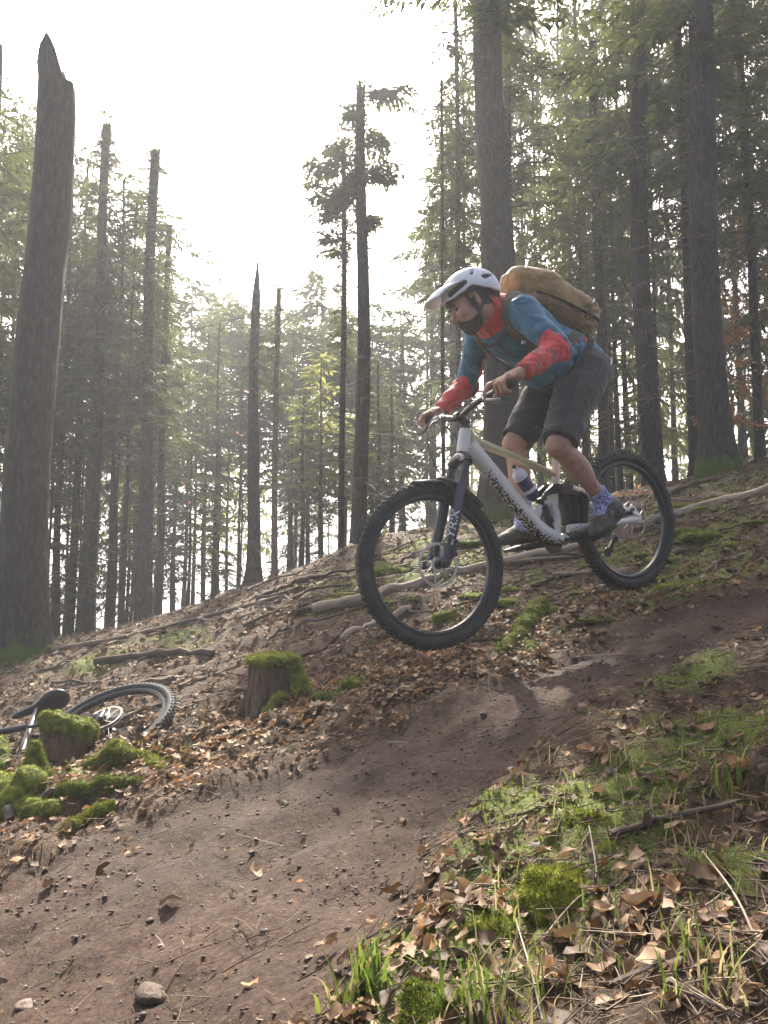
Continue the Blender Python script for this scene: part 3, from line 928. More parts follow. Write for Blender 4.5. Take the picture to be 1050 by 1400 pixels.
beech(215, 12.0, 480, 760, 1.0, 14, 8, 'bare wispy sapling crossing the straight glare-cut spruce')

# --- hazy air round the whole place
def haze_box():
    lo = np.array([-420, -14, -90.0]); hi = np.array([420, 345, 42.0])
    V = [(x, y, z) for x in (lo[0], hi[0]) for y in (lo[1], hi[1]) for z in (lo[2], hi[2])]
    F = [(0, 1, 3, 2), (4, 6, 7, 5), (0, 4, 5, 1), (2, 3, 7, 6), (0, 2, 6, 4), (1, 5, 7, 3)]
    m = bpy.data.materials.new('hazy_air'); m.use_nodes = True
    nt = m.node_tree; nt.nodes.remove(nt.nodes['Principled BSDF'])
    pv = nt.nodes.new('ShaderNodeVolumePrincipled')
    pv.inputs['Color'].default_value = (0.90, 0.94, 1.0, 1); pv.inputs['Density'].default_value = HAZE
    pv.inputs['Anisotropy'].default_value = 0.35
    nt.links.new(pv.outputs['Volume'], nt.nodes['Material Output'].inputs['Volume'])
    o = mesh_obj('haze', V, F, m, None, False); o['kind'] = 'stuff'; o['label'] = 'thin bright haze in the forest air'
HAZE = 0.0038
haze_box()
# ------------------------------------------------------------------ what lies on the forest floor
def tint_material(name, stops, rough=0.7, trans=0.0, spec=0.3, bump=0.0):
    """colour chosen for every piece by its own 'tint' value, with a little mottling"""
    m = bpy.data.materials.new(name); m.use_nodes = True
    nt = m.node_tree; N = nt.nodes; L = nt.links; b = N['Principled BSDF']
    b.inputs['Roughness'].default_value = rough; b.inputs['Specular IOR Level'].default_value = spec
    a = N.new('ShaderNodeAttribute'); a.attribute_name = 'tint'
    tc = N.new('ShaderNodeTexCoord'); nz = N.new('ShaderNodeTexNoise'); nz.inputs['Scale'].default_value = 70; nz.inputs['Detail'].default_value = 5
    L.new(tc.outputs['Object'], nz.inputs['Vector'])
    ad = N.new('ShaderNodeMath'); ad.operation = 'MULTIPLY_ADD'; ad.inputs[1].default_value = 0.35; L.new(nz.outputs['Fac'], ad.inputs[0])
    sb = N.new('ShaderNodeMath'); sb.operation = 'SUBTRACT'; sb.inputs[1].default_value = 0.175; L.new(a.outputs['Fac'], sb.inputs[0]); L.new(sb.outputs[0], ad.inputs[2])
    cr = N.new('ShaderNodeValToRGB'); e = cr.color_ramp.elements
    e[0].position, e[0].color = stops[0][0], (*stops[0][1], 1); e[1].position, e[1].color = stops[-1][0], (*stops[-1][1], 1)
    for p, c in stops[1:-1]:
        q = e.new(p); q.color = (*c, 1)
    L.new(ad.outputs[0], cr.inputs['Fac']); L.new(cr.outputs['Color'], b.inputs['Base Color'])
    if bump:
        bp_ = N.new('ShaderNodeBump'); bp_.inputs['Strength'].default_value = bump; bp_.inputs['Distance'].default_value = 0.01
        L.new(nz.outputs['Fac'], bp_.inputs['Height']); L.new(bp_.outputs['Normal'], b.inputs['Normal'])
    if trans:
        t = N.new('ShaderNodeBsdfTranslucent'); L.new(cr.outputs['Color'], t.inputs['Color'])
        mx = N.new('ShaderNodeMixShader'); mx.inputs['Fac'].default_value = trans
        L.new(b.outputs['BSDF'], mx.inputs[1]); L.new(t.outputs['BSDF'], mx.inputs[2]); L.new(mx.outputs['Shader'], N['Material Output'].inputs['Surface'])
    return m
M_LEAF = tint_material('dead_leaves', [(0.0, (0.035, 0.019, 0.010)), (0.3, (0.085, 0.046, 0.022)), (0.55, (0.17, 0.10, 0.048)), (0.75, (0.30, 0.205, 0.115)), (0.88, (0.34, 0.155, 0.05)), (1.0, (0.44, 0.36, 0.26))], 0.65, 0.2)
M_STICK = tint_material('fallen_wood', [(0.0, (0.035, 0.024, 0.017)), (0.4, (0.09, 0.062, 0.043)), (0.7, (0.19, 0.145, 0.105)), (1.0, (0.36, 0.30, 0.23))], 0.85)
M_PEBBLE = tint_material('trail_stones', [(0.0, (0.034, 0.021, 0.014)), (0.5, (0.072, 0.048, 0.034)), (0.8, (0.14, 0.105, 0.08)), (1.0, (0.30, 0.25, 0.21))], 0.7, bump=0.5)
M_GRASS = tint_material('grass_blades', [(0.0, (0.045, 0.085, 0.012)), (0.5, (0.11, 0.17, 0.025)), (0.85, (0.24, 0.29, 0.055)), (1.0, (0.40, 0.33, 0.17))], 0.5, 0.4)
M_MOSS = tint_material('moss_cushions', [(0.0, (0.022, 0.034, 0.006)), (0.4, (0.085, 0.112, 0.012)), (0.75, (0.20, 0.225, 0.022)), (1.0, (0.36, 0.37, 0.05))], 0.85, 0.25, bump=0.8)
M_SPROUT = tint_material('ground_leaves', [(0.0, (0.04, 0.075, 0.014)), (0.6, (0.10, 0.16, 0.03)), (1.0, (0.22, 0.27, 0.07))], 0.5, 0.35)
M_STUMP = bark_material('rotten_stump_wood', ((0.035, 0.024, 0.017), (0.105, 0.068, 0.042), (0.19, 0.13, 0.08)), False)

def set_tint(o, t):
    a = o.data.attributes.new('tint', 'FLOAT', 'POINT'); a.data.foreach_set('value', np.asarray(t, dtype=np.float32))
def scatter(n, rg, y0=0.55, y1=11.0, pw=1.0, ps=0.66):
    """points spread evenly over what the eye takes in"""
    u = rg.random(n) ** pw
    Y = np.exp(np.log(y0 + 0.3) + u * (np.log(y1 + 0.3) - np.log(y0 + 0.3))) - 0.3
    x = rg.uniform(-ps, ps, n) * (Y + 0.35)
    return x, Y
def frames(x, y, rg, tilt):
    n = gnormal(x, y)
    n = n + rg.normal(0, tilt, n.shape); n /= np.linalg.norm(n, axis=1)[:, None]
    a = rg.normal(size=n.shape); t = np.cross(n, a); t /= np.linalg.norm(t, axis=1)[:, None]
    return n, t, np.cross(n, t)
_lt = [(0, 0, 0)]
for a_, w_ in ((0.14, 0.15), (0.38, 0.27), (0.64, 0.25), (0.86, 0.13)):
    _lt += [(a_, w_, 0), (a_, 0, -0.04), (a_, -w_, 0)]
LEAF_T = np.array(_lt + [(1, 0, 0)])
_lf = [(0, 2, 1), (0, 3, 2)]
for i_ in range(3):
    q_ = 1 + 3 * i_
    for j_ in (0, 1):
        _lf += [(q_ + j_, q_ + j_ + 1, q_ + j_ + 4), (q_ + j_, q_ + j_ + 4, q_ + j_ + 3)]
_lf += [(10, 11, 13), (11, 12, 13)]
LEAF_F = np.array(_lf)
LN = len(LEAF_T)
def leaf_cloud(x, y, z, n, t, s, size, curl, fold):
    k = len(x)
    L = LEAF_T[None].repeat(k, 0)
    c = L[..., 0] - 0.5
    ph = rgd.uniform(0, 6.28, (k, 1))
    up = curl[:, None] * (c * c) * 1.6 + fold[:, None] * np.abs(L[..., 1]) * 1.4 + L[..., 2] + 0.07 * np.sin(c * 9 + L[..., 1] * 11 + ph)
    L = L.copy(); L[..., 1] *= 1 + 0.25 * np.sin(c * 13 + ph * 2)
    V = np.stack([x, y, z], 1)[:, None, :] + size[:, None, None] * (c[..., None] * t[:, None] + L[..., 1:2] * s[:, None] + up[..., None] * n[:, None])
    return V.reshape(-1, 3)
def leaf_faces(k):
    return (LEAF_F[None] + (np.arange(k) * LN)[:, None, None]).reshape(-1, 3)

rgd = np.random.default_rng(90)
# drift of leaves: thick on the bank left of the trail and by the stump, thinner elsewhere
DRIFT = np.array([[*ground_hit(u, v)[:2], r, w] for u, v, r, w in ((330, 1000, 0.35, 1.5), (290, 1040, 0.3, 1.4), (380, 985, 0.3, 1.3), (400, 960, 0.4, 0.9), (250, 1060, 0.25, 1.3), (560, 900, 0.5, 0.7), (640, 900, 0.3, 0.8), (520, 930, 0.4, 0.8), (120, 1120, 0.3, 0.6),
                                                       (640, 1235, 0.14, 0.8), (720, 1180, 0.12, 0.5), (880, 1260, 0.14, 0.5), (1000, 1090, 0.2, 0.5), (900, 1000, 0.3, 0.3), (600, 905, 0.35, 1.0), (540, 930, 0.3, 1.0))])
def leaf_litter(count, y0, y1, s0, s1, dens, name, label):
    x, y = scatter(count, rgd, y0, y1)
    tr = trail_mask(x, y)
    dr = np.zeros_like(x)
    for a, b, r, w in DRIFT: dr = np.maximum(dr, w * np.exp(-((x - a) ** 2 + (y - b) ** 2) / (r * r)))
    pn = 0.5 + 0.5 * fbm(x * 1.6, y * 1.6, octaves=2, seed=101)
    keep = rgd.random(len(x)) < np.clip((1 - tr) * (dens * (0.10 + 0.16 * pn) * np.where((x > 0.1) & (y < 3.2), 0.50, 2.8) + 0.70 * dr) + 0.010 * tr, 0, 1)
    x, y, dr = x[keep], y[keep], dr[keep]
    n, t, s = frames(x, y, rgd, 0.30)
    size = rgd.uniform(s0, s1, len(x))
    z = ground_z(x, y) + 0.006 + 0.25 * size * rgd.random(len(x))
    V = leaf_cloud(x, y, z, n, t, s, size, rgd.normal(0.05, 0.38, len(x)), rgd.uniform(-0.2, 0.55, len(x)))
    o = mesh_obj(name, V, leaf_faces(len(x)), M_LEAF, None, True)
    tag(o, label, None, None, 'stuff')
    set_tint(o, np.repeat(np.clip(rgd.beta(1.6, 2.0, len(x)) * 0.95 + 0.20 * dr * np.where(y > 2.6, 1.4, 0.7), 0, 1), LN))  # drift leaves lightened: sunlight on the bank put into their tint
leaf_litter(28000, 0.6, 9.0, 0.022, 0.055, 1.0, 'leaf_litter', 'brown dead leaves strewn over the forest floor')
leaf_litter(20000, 3.2, 9.5, 0.03, 0.075, 0.8, 'leaf_drift', 'dry leaves and bark flakes covering the slope beyond the trail')
def stick_cloud(name, x, y, L, r, az, label, tint, lift=0.3, tilt=0.12):
    """three-sided twigs, slightly bent"""
    k = len(x)
    n = gnormal(x, y)
    d = np.stack([np.cos(az), np.sin(az), np.zeros(k)], 1); d = d - n * (d * n).sum(1)[:, None] + n * rgd.normal(0, tilt, k)[:, None]
    d /= np.linalg.norm(d, axis=1)[:, None]; s = np.cross(n, d)
    z = ground_z(x, y) + r + 0.004 + lift * 0.03 * rgd.random(k)
    c = np.stack([x, y, z], 1)
    bend = rgd.normal(0, 0.07, k) * L
    R_ = []
    for q, sc in ((-0.5, 1.0), (0.0, 0.85), (0.5, 0.45)):
        m_ = c + d * (q * L)[:, None] + s * (bend * (0.25 - q * q))[:, None] * 2
        for a in (0.3, 2.4, 4.5):
            R_.append(m_ + (r * sc)[:, None] * (math.cos(a) * s + math.sin(a) * n))
    V = np.stack(R_, 1).reshape(-1, 3)
    F0 = [(i * 3 + j, i * 3 + (j + 1) % 3, i * 3 + 3 + (j + 1) % 3, i * 3 + 3 + j) for i in (0, 1) for j in range(3)]
    F = (np.array(F0)[None] + (np.arange(k) * 9)[:, None, None]).reshape(-1, 4)
    o = mesh_obj(name, V, F, M_STICK, None, True); tag(o, label, None, None, 'stuff'); set_tint(o, np.repeat(tint, 9))
    return o
def twig_litter():
    x, y = scatter(26000, rgd, 0.6, 10.0, 0.62)
    tr = trail_mask(x, y)
    k = rgd.random(len(x)) < (1 - 0.93 * tr)
    x, y = x[k], y[k]
    far = np.clip(y / 5, 0.35, 1.6)
    L = rgd.gamma(1.7, 0.032, len(x)) * (0.35 + 1.2 * far) + 0.015
    stick_cloud('twig_litter', x, y, L, rgd.uniform(0.0006, 0.0020, len(x)) * (0.6 + 0.9 * far), rgd.uniform(0, math.pi, len(x)), 'thin twigs and needles strewn over the ground', rgd.beta(1.4, 2.4, len(x)))
twig_litter()
def pebble_cloud():
    x, y = scatter(34000, rgd, 0.6, 6.5)
    tr = trail_mask(x, y)
    k = rgd.random(len(x)) < (0.05 + 0.95 * tr) * (0.35 + 0.65 * smoothstep(-0.4, 0.6, fbm(x * 2.2, y * 2.2, octaves=3, seed=222)))
    x, y = x[k], y[k]
    size = np.minimum(rgd.gamma(1.5, 0.0014, len(x)) + 0.0014, 0.0062) * np.clip(0.55 + y * 0.22, 0.7, 1.6)
    ico = np.array([(1, 0, 0), (-1, 0.2, 0), (0.1, 1, 0), (0, -1, 0.1), (0, 0, 0.75), (0, 0, -0.6)])
    Ft = np.array([(4, 0, 2), (4, 2, 1), (4, 1, 3), (4, 3, 0), (5, 2, 0), (5, 1, 2), (5, 3, 1), (5, 0, 3)])
    a = rgd.uniform(0, 6.28, len(x)); ca, sa = np.cos(a)[:, None], np.sin(a)[:, None]
    jit = ico[None] * rgd.uniform(0.55, 1.35, (len(x), 6, 1))
    jx = jit[..., 0] * 1.45; jy = jit[..., 1]
    V = np.stack([x[:, None] + size[:, None] * (jx * ca - jy * sa), y[:, None] + size[:, None] * (jx * sa + jy * ca), (ground_z(x, y) + size * 0.10)[:, None] + size[:, None] * jit[..., 2]], -1).reshape(-1, 3)
    F = (Ft[None] + (np.arange(len(x)) * 6)[:, None, None]).reshape(-1, 3)
    o = mesh_obj('gravel', V, F, M_PEBBLE, None, False); tag(o, 'small stones and clods on the dirt trail', None, None, 'stuff')
    set_tint(o, np.repeat(np.clip(rgd.beta(1.5, 1.7, len(x)) * 0.85 + 0.18, 0, 1), 6))
pebble_cloud()

# --- single stones
def stone(u, v, px, label, group=None, seed=0, tint=0.4, flat=0.6):
    p = ground_hit(u, v); r = px / 2 * p[1] / FPX
    rg = np.random.default_rng(seed)
    V = []; n1, n2 = 12, 8
    for i in range(n2 + 1):
        th = math.pi * i / n2
        for j in range(n1):
            ph = 2 * math.pi * j / n1
            V.append((math.sin(th) * math.cos(ph), math.sin(th) * math.sin(ph), math.cos(th)))
    V = np.array(V); d = 1 + 0.35 * fbm(V[:, 0] * 1.6 + seed, V[:, 1] * 1.6, V[:, 2] * 1.6, octaves=3, seed=seed)
    V = V * d[:, None] * np.array([1.25, 0.9, flat]) * r
    c, s = math.cos(seed), math.sin(seed)
    V = np.stack([V[:, 0] * c - V[:, 1] * s, V[:, 0] * s + V[:, 1] * c, V[:, 2]], 1) + p + np.array([0, 0, r * 0.18])
    F = [(i * n1 + j, (i + 1) * n1 + j, (i + 1) * n1 + (j + 1) % n1, i * n1 + (j + 1) % n1) for i in range(n2) for j in range(n1)]
    o = mesh_obj('stone', V, F, M_PEBBLE, None, True); tag(o, label, 'stone', group); set_tint(o, np.full(len(V), tint)); rebase(o)
stone(206, 1366, 40, 'reddish-brown stone half sunk in the trail edge', seed=2, tint=0.45, flat=0.45)
stone(35, 1374, 24, 'pale flat stone at the low edge of the trail', seed=3, tint=0.8, flat=0.35)
stone(845, 800, 60, 'dark mossy stone seen through the rear wheel', seed=5, tint=0.1, flat=0.8)
for k in range(14):
    while True:
        u, v = rgd.uniform(0, 1000), rgd.uniform(900, 1390)
        q = ground_hit(u, v)
        if trail_mask(q[0:1], q[1:2])[0] > 0.6: break
    stone(u, v, rgd.uniform(5, 10), 'small stone bedded in the brown dirt of the trail', 'stones bedded in the trail', 10 + k, rgd.uniform(0.4, 0.7))

# --- logs and branches
def branch(pts, r0, r1, label, group=None, tint=0.5, name='fallen_branch', seed=0, side=2, n=9, lift=0.6):
    """pts on the ground in the photograph (u, v); the branch lies along them"""
    rg = np.random.default_rng(seed)
    P = np.array([ground_hit(u, v) if len(q) == 0 else ground_hit(u, v) for u, v, *q in pts])
    P = spline(P, 6)
    t = np.linspace(0, 1, len(P))
    rad = r0 + (r1 - r0) * t
    P[:, 2] = np.maximum(P[:, 2], ground_z(P[:, 0], P[:, 1])) + rad * lift
    P[1:-1] += rg.normal(0, 0.10, (len(P) - 2, 3)) * rad[1:-1, None]
    rad = rad * (1 + 0.12 * rg.normal(size=len(P)))
    mb = MB().tube(P, rad, n)
    o = mb.build(name, M_STICK)
    tag(o, label, 'log' if name == 'log' else 'branch', group)
    L = np.linalg.norm(P[-1] - P[0])
    knots = []
    for k in range(side):
        j = rg.integers(2, len(P) - 2); d = rg.normal(size=3); d[2] = abs(d[2]) * 0.6 + 0.15; d /= np.linalg.norm(d)
        l2 = L * rg.uniform(0.06, 0.2)
        knots.append(MB().tube([P[j], P[j] + d * l2 * 0.5 + rg.normal(0, 0.03, 3) * l2, P[j] + d * l2], [rad[j] * 0.45, rad[j] * 0.3, rad[j] * 0.12], 5))
    set_tint(o, np.clip(tint + 0.12 * rg.normal(size=len(o.data.vertices)), 0, 1))
    rebase(o)
    for kn in knots:
        ko = kn.build('side_twig', M_STICK, o); set_tint(ko, np.full(len(ko.data.vertices), tint))
    return o
branch([(430, 838), (500, 822), (600, 793), (700, 770), (800, 752)], 0.045, 0.035, 'long pale barkless log lying behind the bike', tint=0.85, name='log', seed=1, side=1, n=14)
branch([(790, 742), (880, 722), (960, 698), (1080, 668)], 0.040, 0.045, 'pale straight log between the rear wheel and thick flared trunk', tint=0.80, name='log', seed=2, side=1, n=14)
branch([(70, 893), (180, 868), (330, 832), (480, 790), (560, 772)], 0.022, 0.014, 'long thin branch lying along the crest by the snag', tint=0.55, seed=3, side=4)
branch([(130, 908), (205, 898), (292, 894)], 0.032, 0.030, 'short dark log on the bank behind the mossy stump', tint=0.25, name='log', seed=4, side=1, n=12)
branch([(470, 878), (510, 858), (560, 835)], 0.034, 0.028, 'broken pale log end below the front wheel', tint=0.85, name='log', seed=5, side=0, n=12)
branch([(398, 908), (440, 888), (462, 872)], 0.016, 0.010, 'dark stick leaning beside the mossy stump', tint=0.15, seed=6, side=1)
branch([(850, 735), (900, 722), (985, 716), (1060, 735)], 0.016, 0.010, 'crooked grey branch lying in front of the pale straight log', tint=0.45, seed=7, side=3)
branch([(910, 678), (945, 664), (985, 655)], 0.030, 0.024, 'short log leaning at the foot of the thick flared trunk', tint=0.45, name='log', seed=8, side=1, n=12)
branch([(150, 948), (215, 936), (255, 925)], 0.030, 0.024, 'weathered log behind the lying bike wheel', tint=0.5, name='log', seed=9, side=1, n=12)
branch([(700, 772), (790, 760), (850, 752)], 0.020, 0.012, 'brown stick lying beneath the cranks', tint=0.4, seed=10, side=2)
branch([(835, 1145), (925, 1118), (1050, 1092)], 0.008, 0.005, 'thin grey twig lying across the near bank by the leaves', tint=0.45, seed=11, side=3)
branch([(800, 1225), (930, 1222), (1060, 1232)], 0.0035, 0.002, 'wiry dark twig on the near bank, right of the moss cushion', tint=0.2, seed=12, side=2)
# heaped branches at the foot of the pointed snag
for k in range(9):
    u0, v0 = 300 + rgd.uniform(0, 130), 800 + rgd.uniform(0, 30)
    branch([(u0, v0 + 12), (u0 + rgd.uniform(25, 60), v0 - rgd.uniform(0, 10)), (u0 + rgd.uniform(70, 120), v0 - rgd.uniform(10, 30))], rgd.uniform(0.012, 0.026), 0.008,
           'dark branch in the heap at the foot of the pointed snag', 'heaped branches by the snag', rgd.uniform(0.05, 0.4), seed=30 + k, side=3, lift=rgd.uniform(0.6, 6))
# scattered branches on the slope beyond the trail
for k in range(95):
    for _ in range(40):
        u = rgd.uniform(-20, 1070); lo_v = np.interp(u, [0, 200, 350, 480, 700, 1050], [905, 860, 815, 765, 728, 645]); hi_v = np.interp(u, [0, 250, 500, 700, 900, 1050], [1120, 1060, 970, 890, 820, 790])
        v = lo_v + (hi_v - lo_v) * rgd.random() ** 1.4
        q = ground_hit(u, v)
        if trail_mask(q[0:1], q[1:2])[0] < 0.2: break
    L = rgd.uniform(25, 120); sl = rgd.normal(-0.28, 0.16)
    branch([(u, v), (u + L * 0.5, v + sl * L * 0.5 + rgd.normal(0, 3)), (u + L, v + sl * L)], rgd.uniform(0.006, 0.018), rgd.uniform(0.003, 0.007),
           'weathered branch strewn on the slope beyond the trail', 'branches strewn on the slope', rgd.beta(1.6, 1.8), seed=50 + k, side=rgd.integers(0, 4), n=6, lift=rgd.uniform(0.5, 2.0))
for k in range(26):
    for _ in range(40):
        u, v = rgd.uniform(560, 1060), rgd.uniform(880, 1390)
        q = ground_hit(u, v)
        if trail_mask(q[0:1], q[1:2])[0] < 0.15: break
    L = rgd.uniform(30, 130); a = rgd.normal(-0.3, 0.7)
    branch([(u, v), (u + L * 0.5 * math.cos(a), v + L * 0.4 * math.sin(a) + rgd.normal(0, 4)), (u + L * math.cos(a), v + L * 0.8 * math.sin(a))], rgd.uniform(0.002, 0.005), 0.0012,
           'thin twig lying among leaves on the near bank', 'twigs on the near bank', rgd.beta(1.6, 1.6), name='fallen_twig', seed=150 + k, side=rgd.integers(0, 3), n=5, lift=rgd.uniform(0.6, 3))

# --- moss: cushions and the stump
def fuzz(V, F, n, rg, ln=0.012, w=0.004):
    """short upright moss shoots over a surface"""
    tri = V[F[:, :3]]
    nr = np.cross(tri[:, 1] - tri[:, 0], tri[:, 2] - tri[:, 0]); ar = np.linalg.norm(nr, axis=1); nr = nr / (ar[:, None] + 1e-12)
    i = rg.choice(len(F), n, p=ar / ar.sum())
    b = rg.random((n, 2)); p = tri[i, 0] + (tri[i, 1] - tri[i, 0]) * b[:, :1] + (V[F[i, -1]] - tri[i, 0]) * b[:, 1:] * (1 if F.shape[1] == 4 else 0.5)
    d = nr[i] + rg.normal(0, 0.45, (n, 3)); d /= np.linalg.norm(d, axis=1)[:, None]
    s = np.cross(d, rg.normal(size=(n, 3))); s /= np.linalg.norm(s, axis=1)[:, None]
    l = ln * rg.uniform(0.5, 1.3, n)[:, None]; ww = w * rg.uniform(0.6, 1.3, n)[:, None]
    Q = np.stack([p - d * 0.002 - s * ww * 0.5, p - d * 0.002 + s * ww * 0.5, p + d * l + s * rg.normal(0, 0.3, (n, 1)) * l], 1).reshape(-1, 3)
    return Q, np.arange(3 * n).reshape(-1, 3)
def moss_thing(name, fn, lo, hi, h, label, cat='moss', nf=2500, parent=None, tone=0.55, ln=0.012, w=0.004, group=None):
    rg = np.random.default_rng(int(abs(lo[0]) * 1000) + 3)
    V, F = surface_nets(fn, lo, hi, h)
    n_ = fbm(V[:, 0] * 45, V[:, 1] * 45, V[:, 2] * 45, octaves=3, seed=6)
    g = np.stack([fn(V + e) - fn(V - e) for e in np.eye(3) * h * 0.5], 1); g /= np.linalg.norm(g, axis=1)[:, None] + 1e-9
    V2 = V + g * (0.006 * n_)[:, None]
    o = mesh_obj(name, V2, F, M_MOSS, parent, True)
    set_tint(o, np.clip(tone + 0.3 * n_ - 0.1, 0, 1))
    if parent is None:
        tag(o, label, cat, group)
    up = g[:, 2]
    Q, T = fuzz(V2, F, nf, rg, ln, w)
    if parent is None: rebase(o); 
    fz = mesh_obj('moss_shoots', Q, T, M_MOSS, o, False); fz['kind'] = 'stuff'
    set_tint(fz, np.repeat(np.clip(rg.normal(tone + 0.12, 0.16, len(T)), 0, 1), 3))
    return o
def mound_fn(parts, k=0.03, seed=1, amp=0.02, sc=14):
    def f(P):
        d = np.full(len(P), 9.0)
        for a, b, ra, rb in parts: d = smin(d, d_cap(P, a, b, ra, rb), k)
        return d - amp * fbm(P[:, 0] * sc, P[:, 1] * sc, P[:, 2] * sc, octaves=3, seed=seed)
    return f
def cushion(u, v, px, hpx, label, seed=0, tone=0.6, group=None, name='moss_cushion', nf=1800):
    p = ground_hit(u, v); r = px / 2 * p[1] / FPX; hh = hpx * p[1] / FPX
    rg = np.random.default_rng(seed)
    def f(P):
        q = (P - p - np.array([0, 0, -0.01])) / np.array([r, r * 0.8, hh])
        return (np.linalg.norm(q, axis=1) - 1) * min(r, hh) - 0.28 * hh * fbm(P[:, 0] * 4 / r * 0.35, P[:, 1] * 4 / r * 0.35, P[:, 2] * 4 / r * 0.35, octaves=3, seed=seed)
    lo = p - np.array([r * 1.4, r * 1.3, 0.04]); hi = p + np.array([r * 1.4, r * 1.3, hh * 1.7])
    return moss_thing(name, f, lo, hi, max(0.006, r / 16), label, nf=nf, tone=tone, ln=0.007 + 0.05 * r * 0.6, w=0.0025 + 0.012 * r, group=group)
cushion(758, 1228, 125, 40, 'bright lumpy moss cushion on the near bank among brown leaves', 3, 0.68, nf=5000)
cushion(668, 1262, 75, 20, 'low moss pad beside the orange leaf on the near bank', 4, 0.62, nf=2600)
cushion(600, 1375, 110, 26, 'dark green moss spread at the foot of the long grass', 5, 0.42, nf=4000)
cushion(800, 1118, 55, 16, 'small moss pad upslope of the bright cushion', 6, 0.6, nf=2200)
cushion(840, 1160, 60, 14, 'flat moss pad between twigs on the near bank', 7, 0.5, nf=2200)
cushion(482, 945, 44, 20, 'small moss hump at the trail\'s far edge, below the front wheel', 8, 0.55)
cushion(452, 955, 50, 10, 'flat moss strip next to the small hump at the trail\'s far edge', 9, 0.4)
cushion(535, 782, 70, 10, 'moss strip on the crest seen through the front wheel', 10, 0.6)
cushion(612, 842, 40, 9, 'moss sliver on the broken ground under the front wheel', 11, 0.6)
cushion(960, 735, 60, 9, 'moss patch under the crooked grey branch', 12, 0.5)
cushion(935, 800, 75, 8, 'moss patch on the upper trail edge past the rear wheel', 13, 0.6)
for k in range(46):
    for _ in range(30):
        u = rgd.uniform(400, 1050); v = rgd.uniform(690, 850)
        q = ground_hit(u, v)
        if trail_mask(q[0:1], q[1:2])[0] < 0.2 and q[1] < 9: break
    cushion(u, v, rgd.uniform(18, 60), rgd.uniform(3, 7), 'thin moss patch on the upper slope behind the bike', 60 + k, rgd.uniform(0.35, 0.7), 'moss patches on the upper slope', nf=700)

# mossy root slump under the bike, where the trail edge breaks away
a0, a1, a2, a3 = ground_hit(738, 838), ground_hit(716, 868), ground_hit(690, 892), ground_hit(675, 900)
up = np.array([0, 0, 1.0])
f = mound_fn([(a0 + up * 0.03, a1 + up * 0.03, 0.06, 0.05), (a1 + up * 0.02, a2 + up * 0.01, 0.045, 0.03), (a2, a3, 0.028, 0.018), (a1 + up * 0.01, ground_hit(728, 890), 0.03, 0.022)], 0.03, 4, 0.012, 18)
moss_thing('mossy_root', f, np.min([a0, a1, a2, a3], 0) - 0.14, np.max([a0, a1, a2, a3], 0) + 0.14, 0.009, 'ridged moss-covered root where the bank breaks, under the bike', nf=6000, tone=0.5)

# the stump
def stump():
    p = ground_hit(372, 968); s = p[1] / FPX
    r = 33 * s; H = 66 * s
    right = np.array([1.0, 0, 0])
    root = empty('tree_stump', p); tag(root, 'rotten tree stump with bright moss cap above the leaf drift', 'stump')
    top = p + up * H
    def wood(P):
        d = d_cap(P, p - up * 0.1, top - up * r * 0.6, r * 1.08, r * 0.92)
        q = P - p
        d = np.maximum(d, q[:, 2] - H + 0.06 * q[:, 0])
        for ang, l, rr in ((-0.2, 1.5, 0.35), (-1.9, 1.35, 0.32), (2.9, 1.35, 0.35), (1.2, 1.3, 0.3)):
            e = np.array([math.cos(ang), math.sin(ang), 0])
            d = smin(d, d_cap(P, p + e * r * 0.6 + up * r * 0.7, p + e * r * l - up * 0.03, r * rr * 1.1, r * rr * 0.7), 0.03)
        an = np.arctan2(q[:, 1], q[:, 0])
        return d + 0.012 * vnoise(an * 5, q[:, 2] * 4, None, 5) + 0.006 * vnoise(an * 14, q[:, 2] * 9, None, 9)
    V, F = surface_nets(wood, p - np.array([0.22, 0.22, 0.12]), p + np.array([0.22, 0.22, H + 0.08]), 0.0075)
    mesh_obj('stump_wood', V, F, M_STUMP, root)
    def cap(P):
        d = d_ell(P, top - up * 0.012, np.eye(3), (r * 1.08, r * 1.05, 0.034))
        d = smin(d, d_cap(P, top + right * r * 0.85 - up * 0.02 - np.array([0, 0.02, 0]), p + right * r * 1.15 + up * H * 0.35 - np.array([0, 0.05, 0]), 0.035, 0.055), 0.03)
        d = smin(d, d_cap(P, p + right * r * 0.55 + up * 0.075 - np.array([0, r * 1.05, 0]), p - right * r * 0.05 + up * 0.005 - np.array([0, r * 1.35, 0]), 0.026, 0.020), 0.01)
        return d - 0.008 * fbm(P[:, 0] * 25, P[:, 1] * 25, P[:, 2] * 25, octaves=3, seed=3)
    moss_thing('moss_cap', cap, p - np.array([0.25, 0.25, 0.06]), p + np.array([0.27, 0.25, H + 0.10]), 0.008, None, nf=6000, parent=root, tone=0.72)
stump()

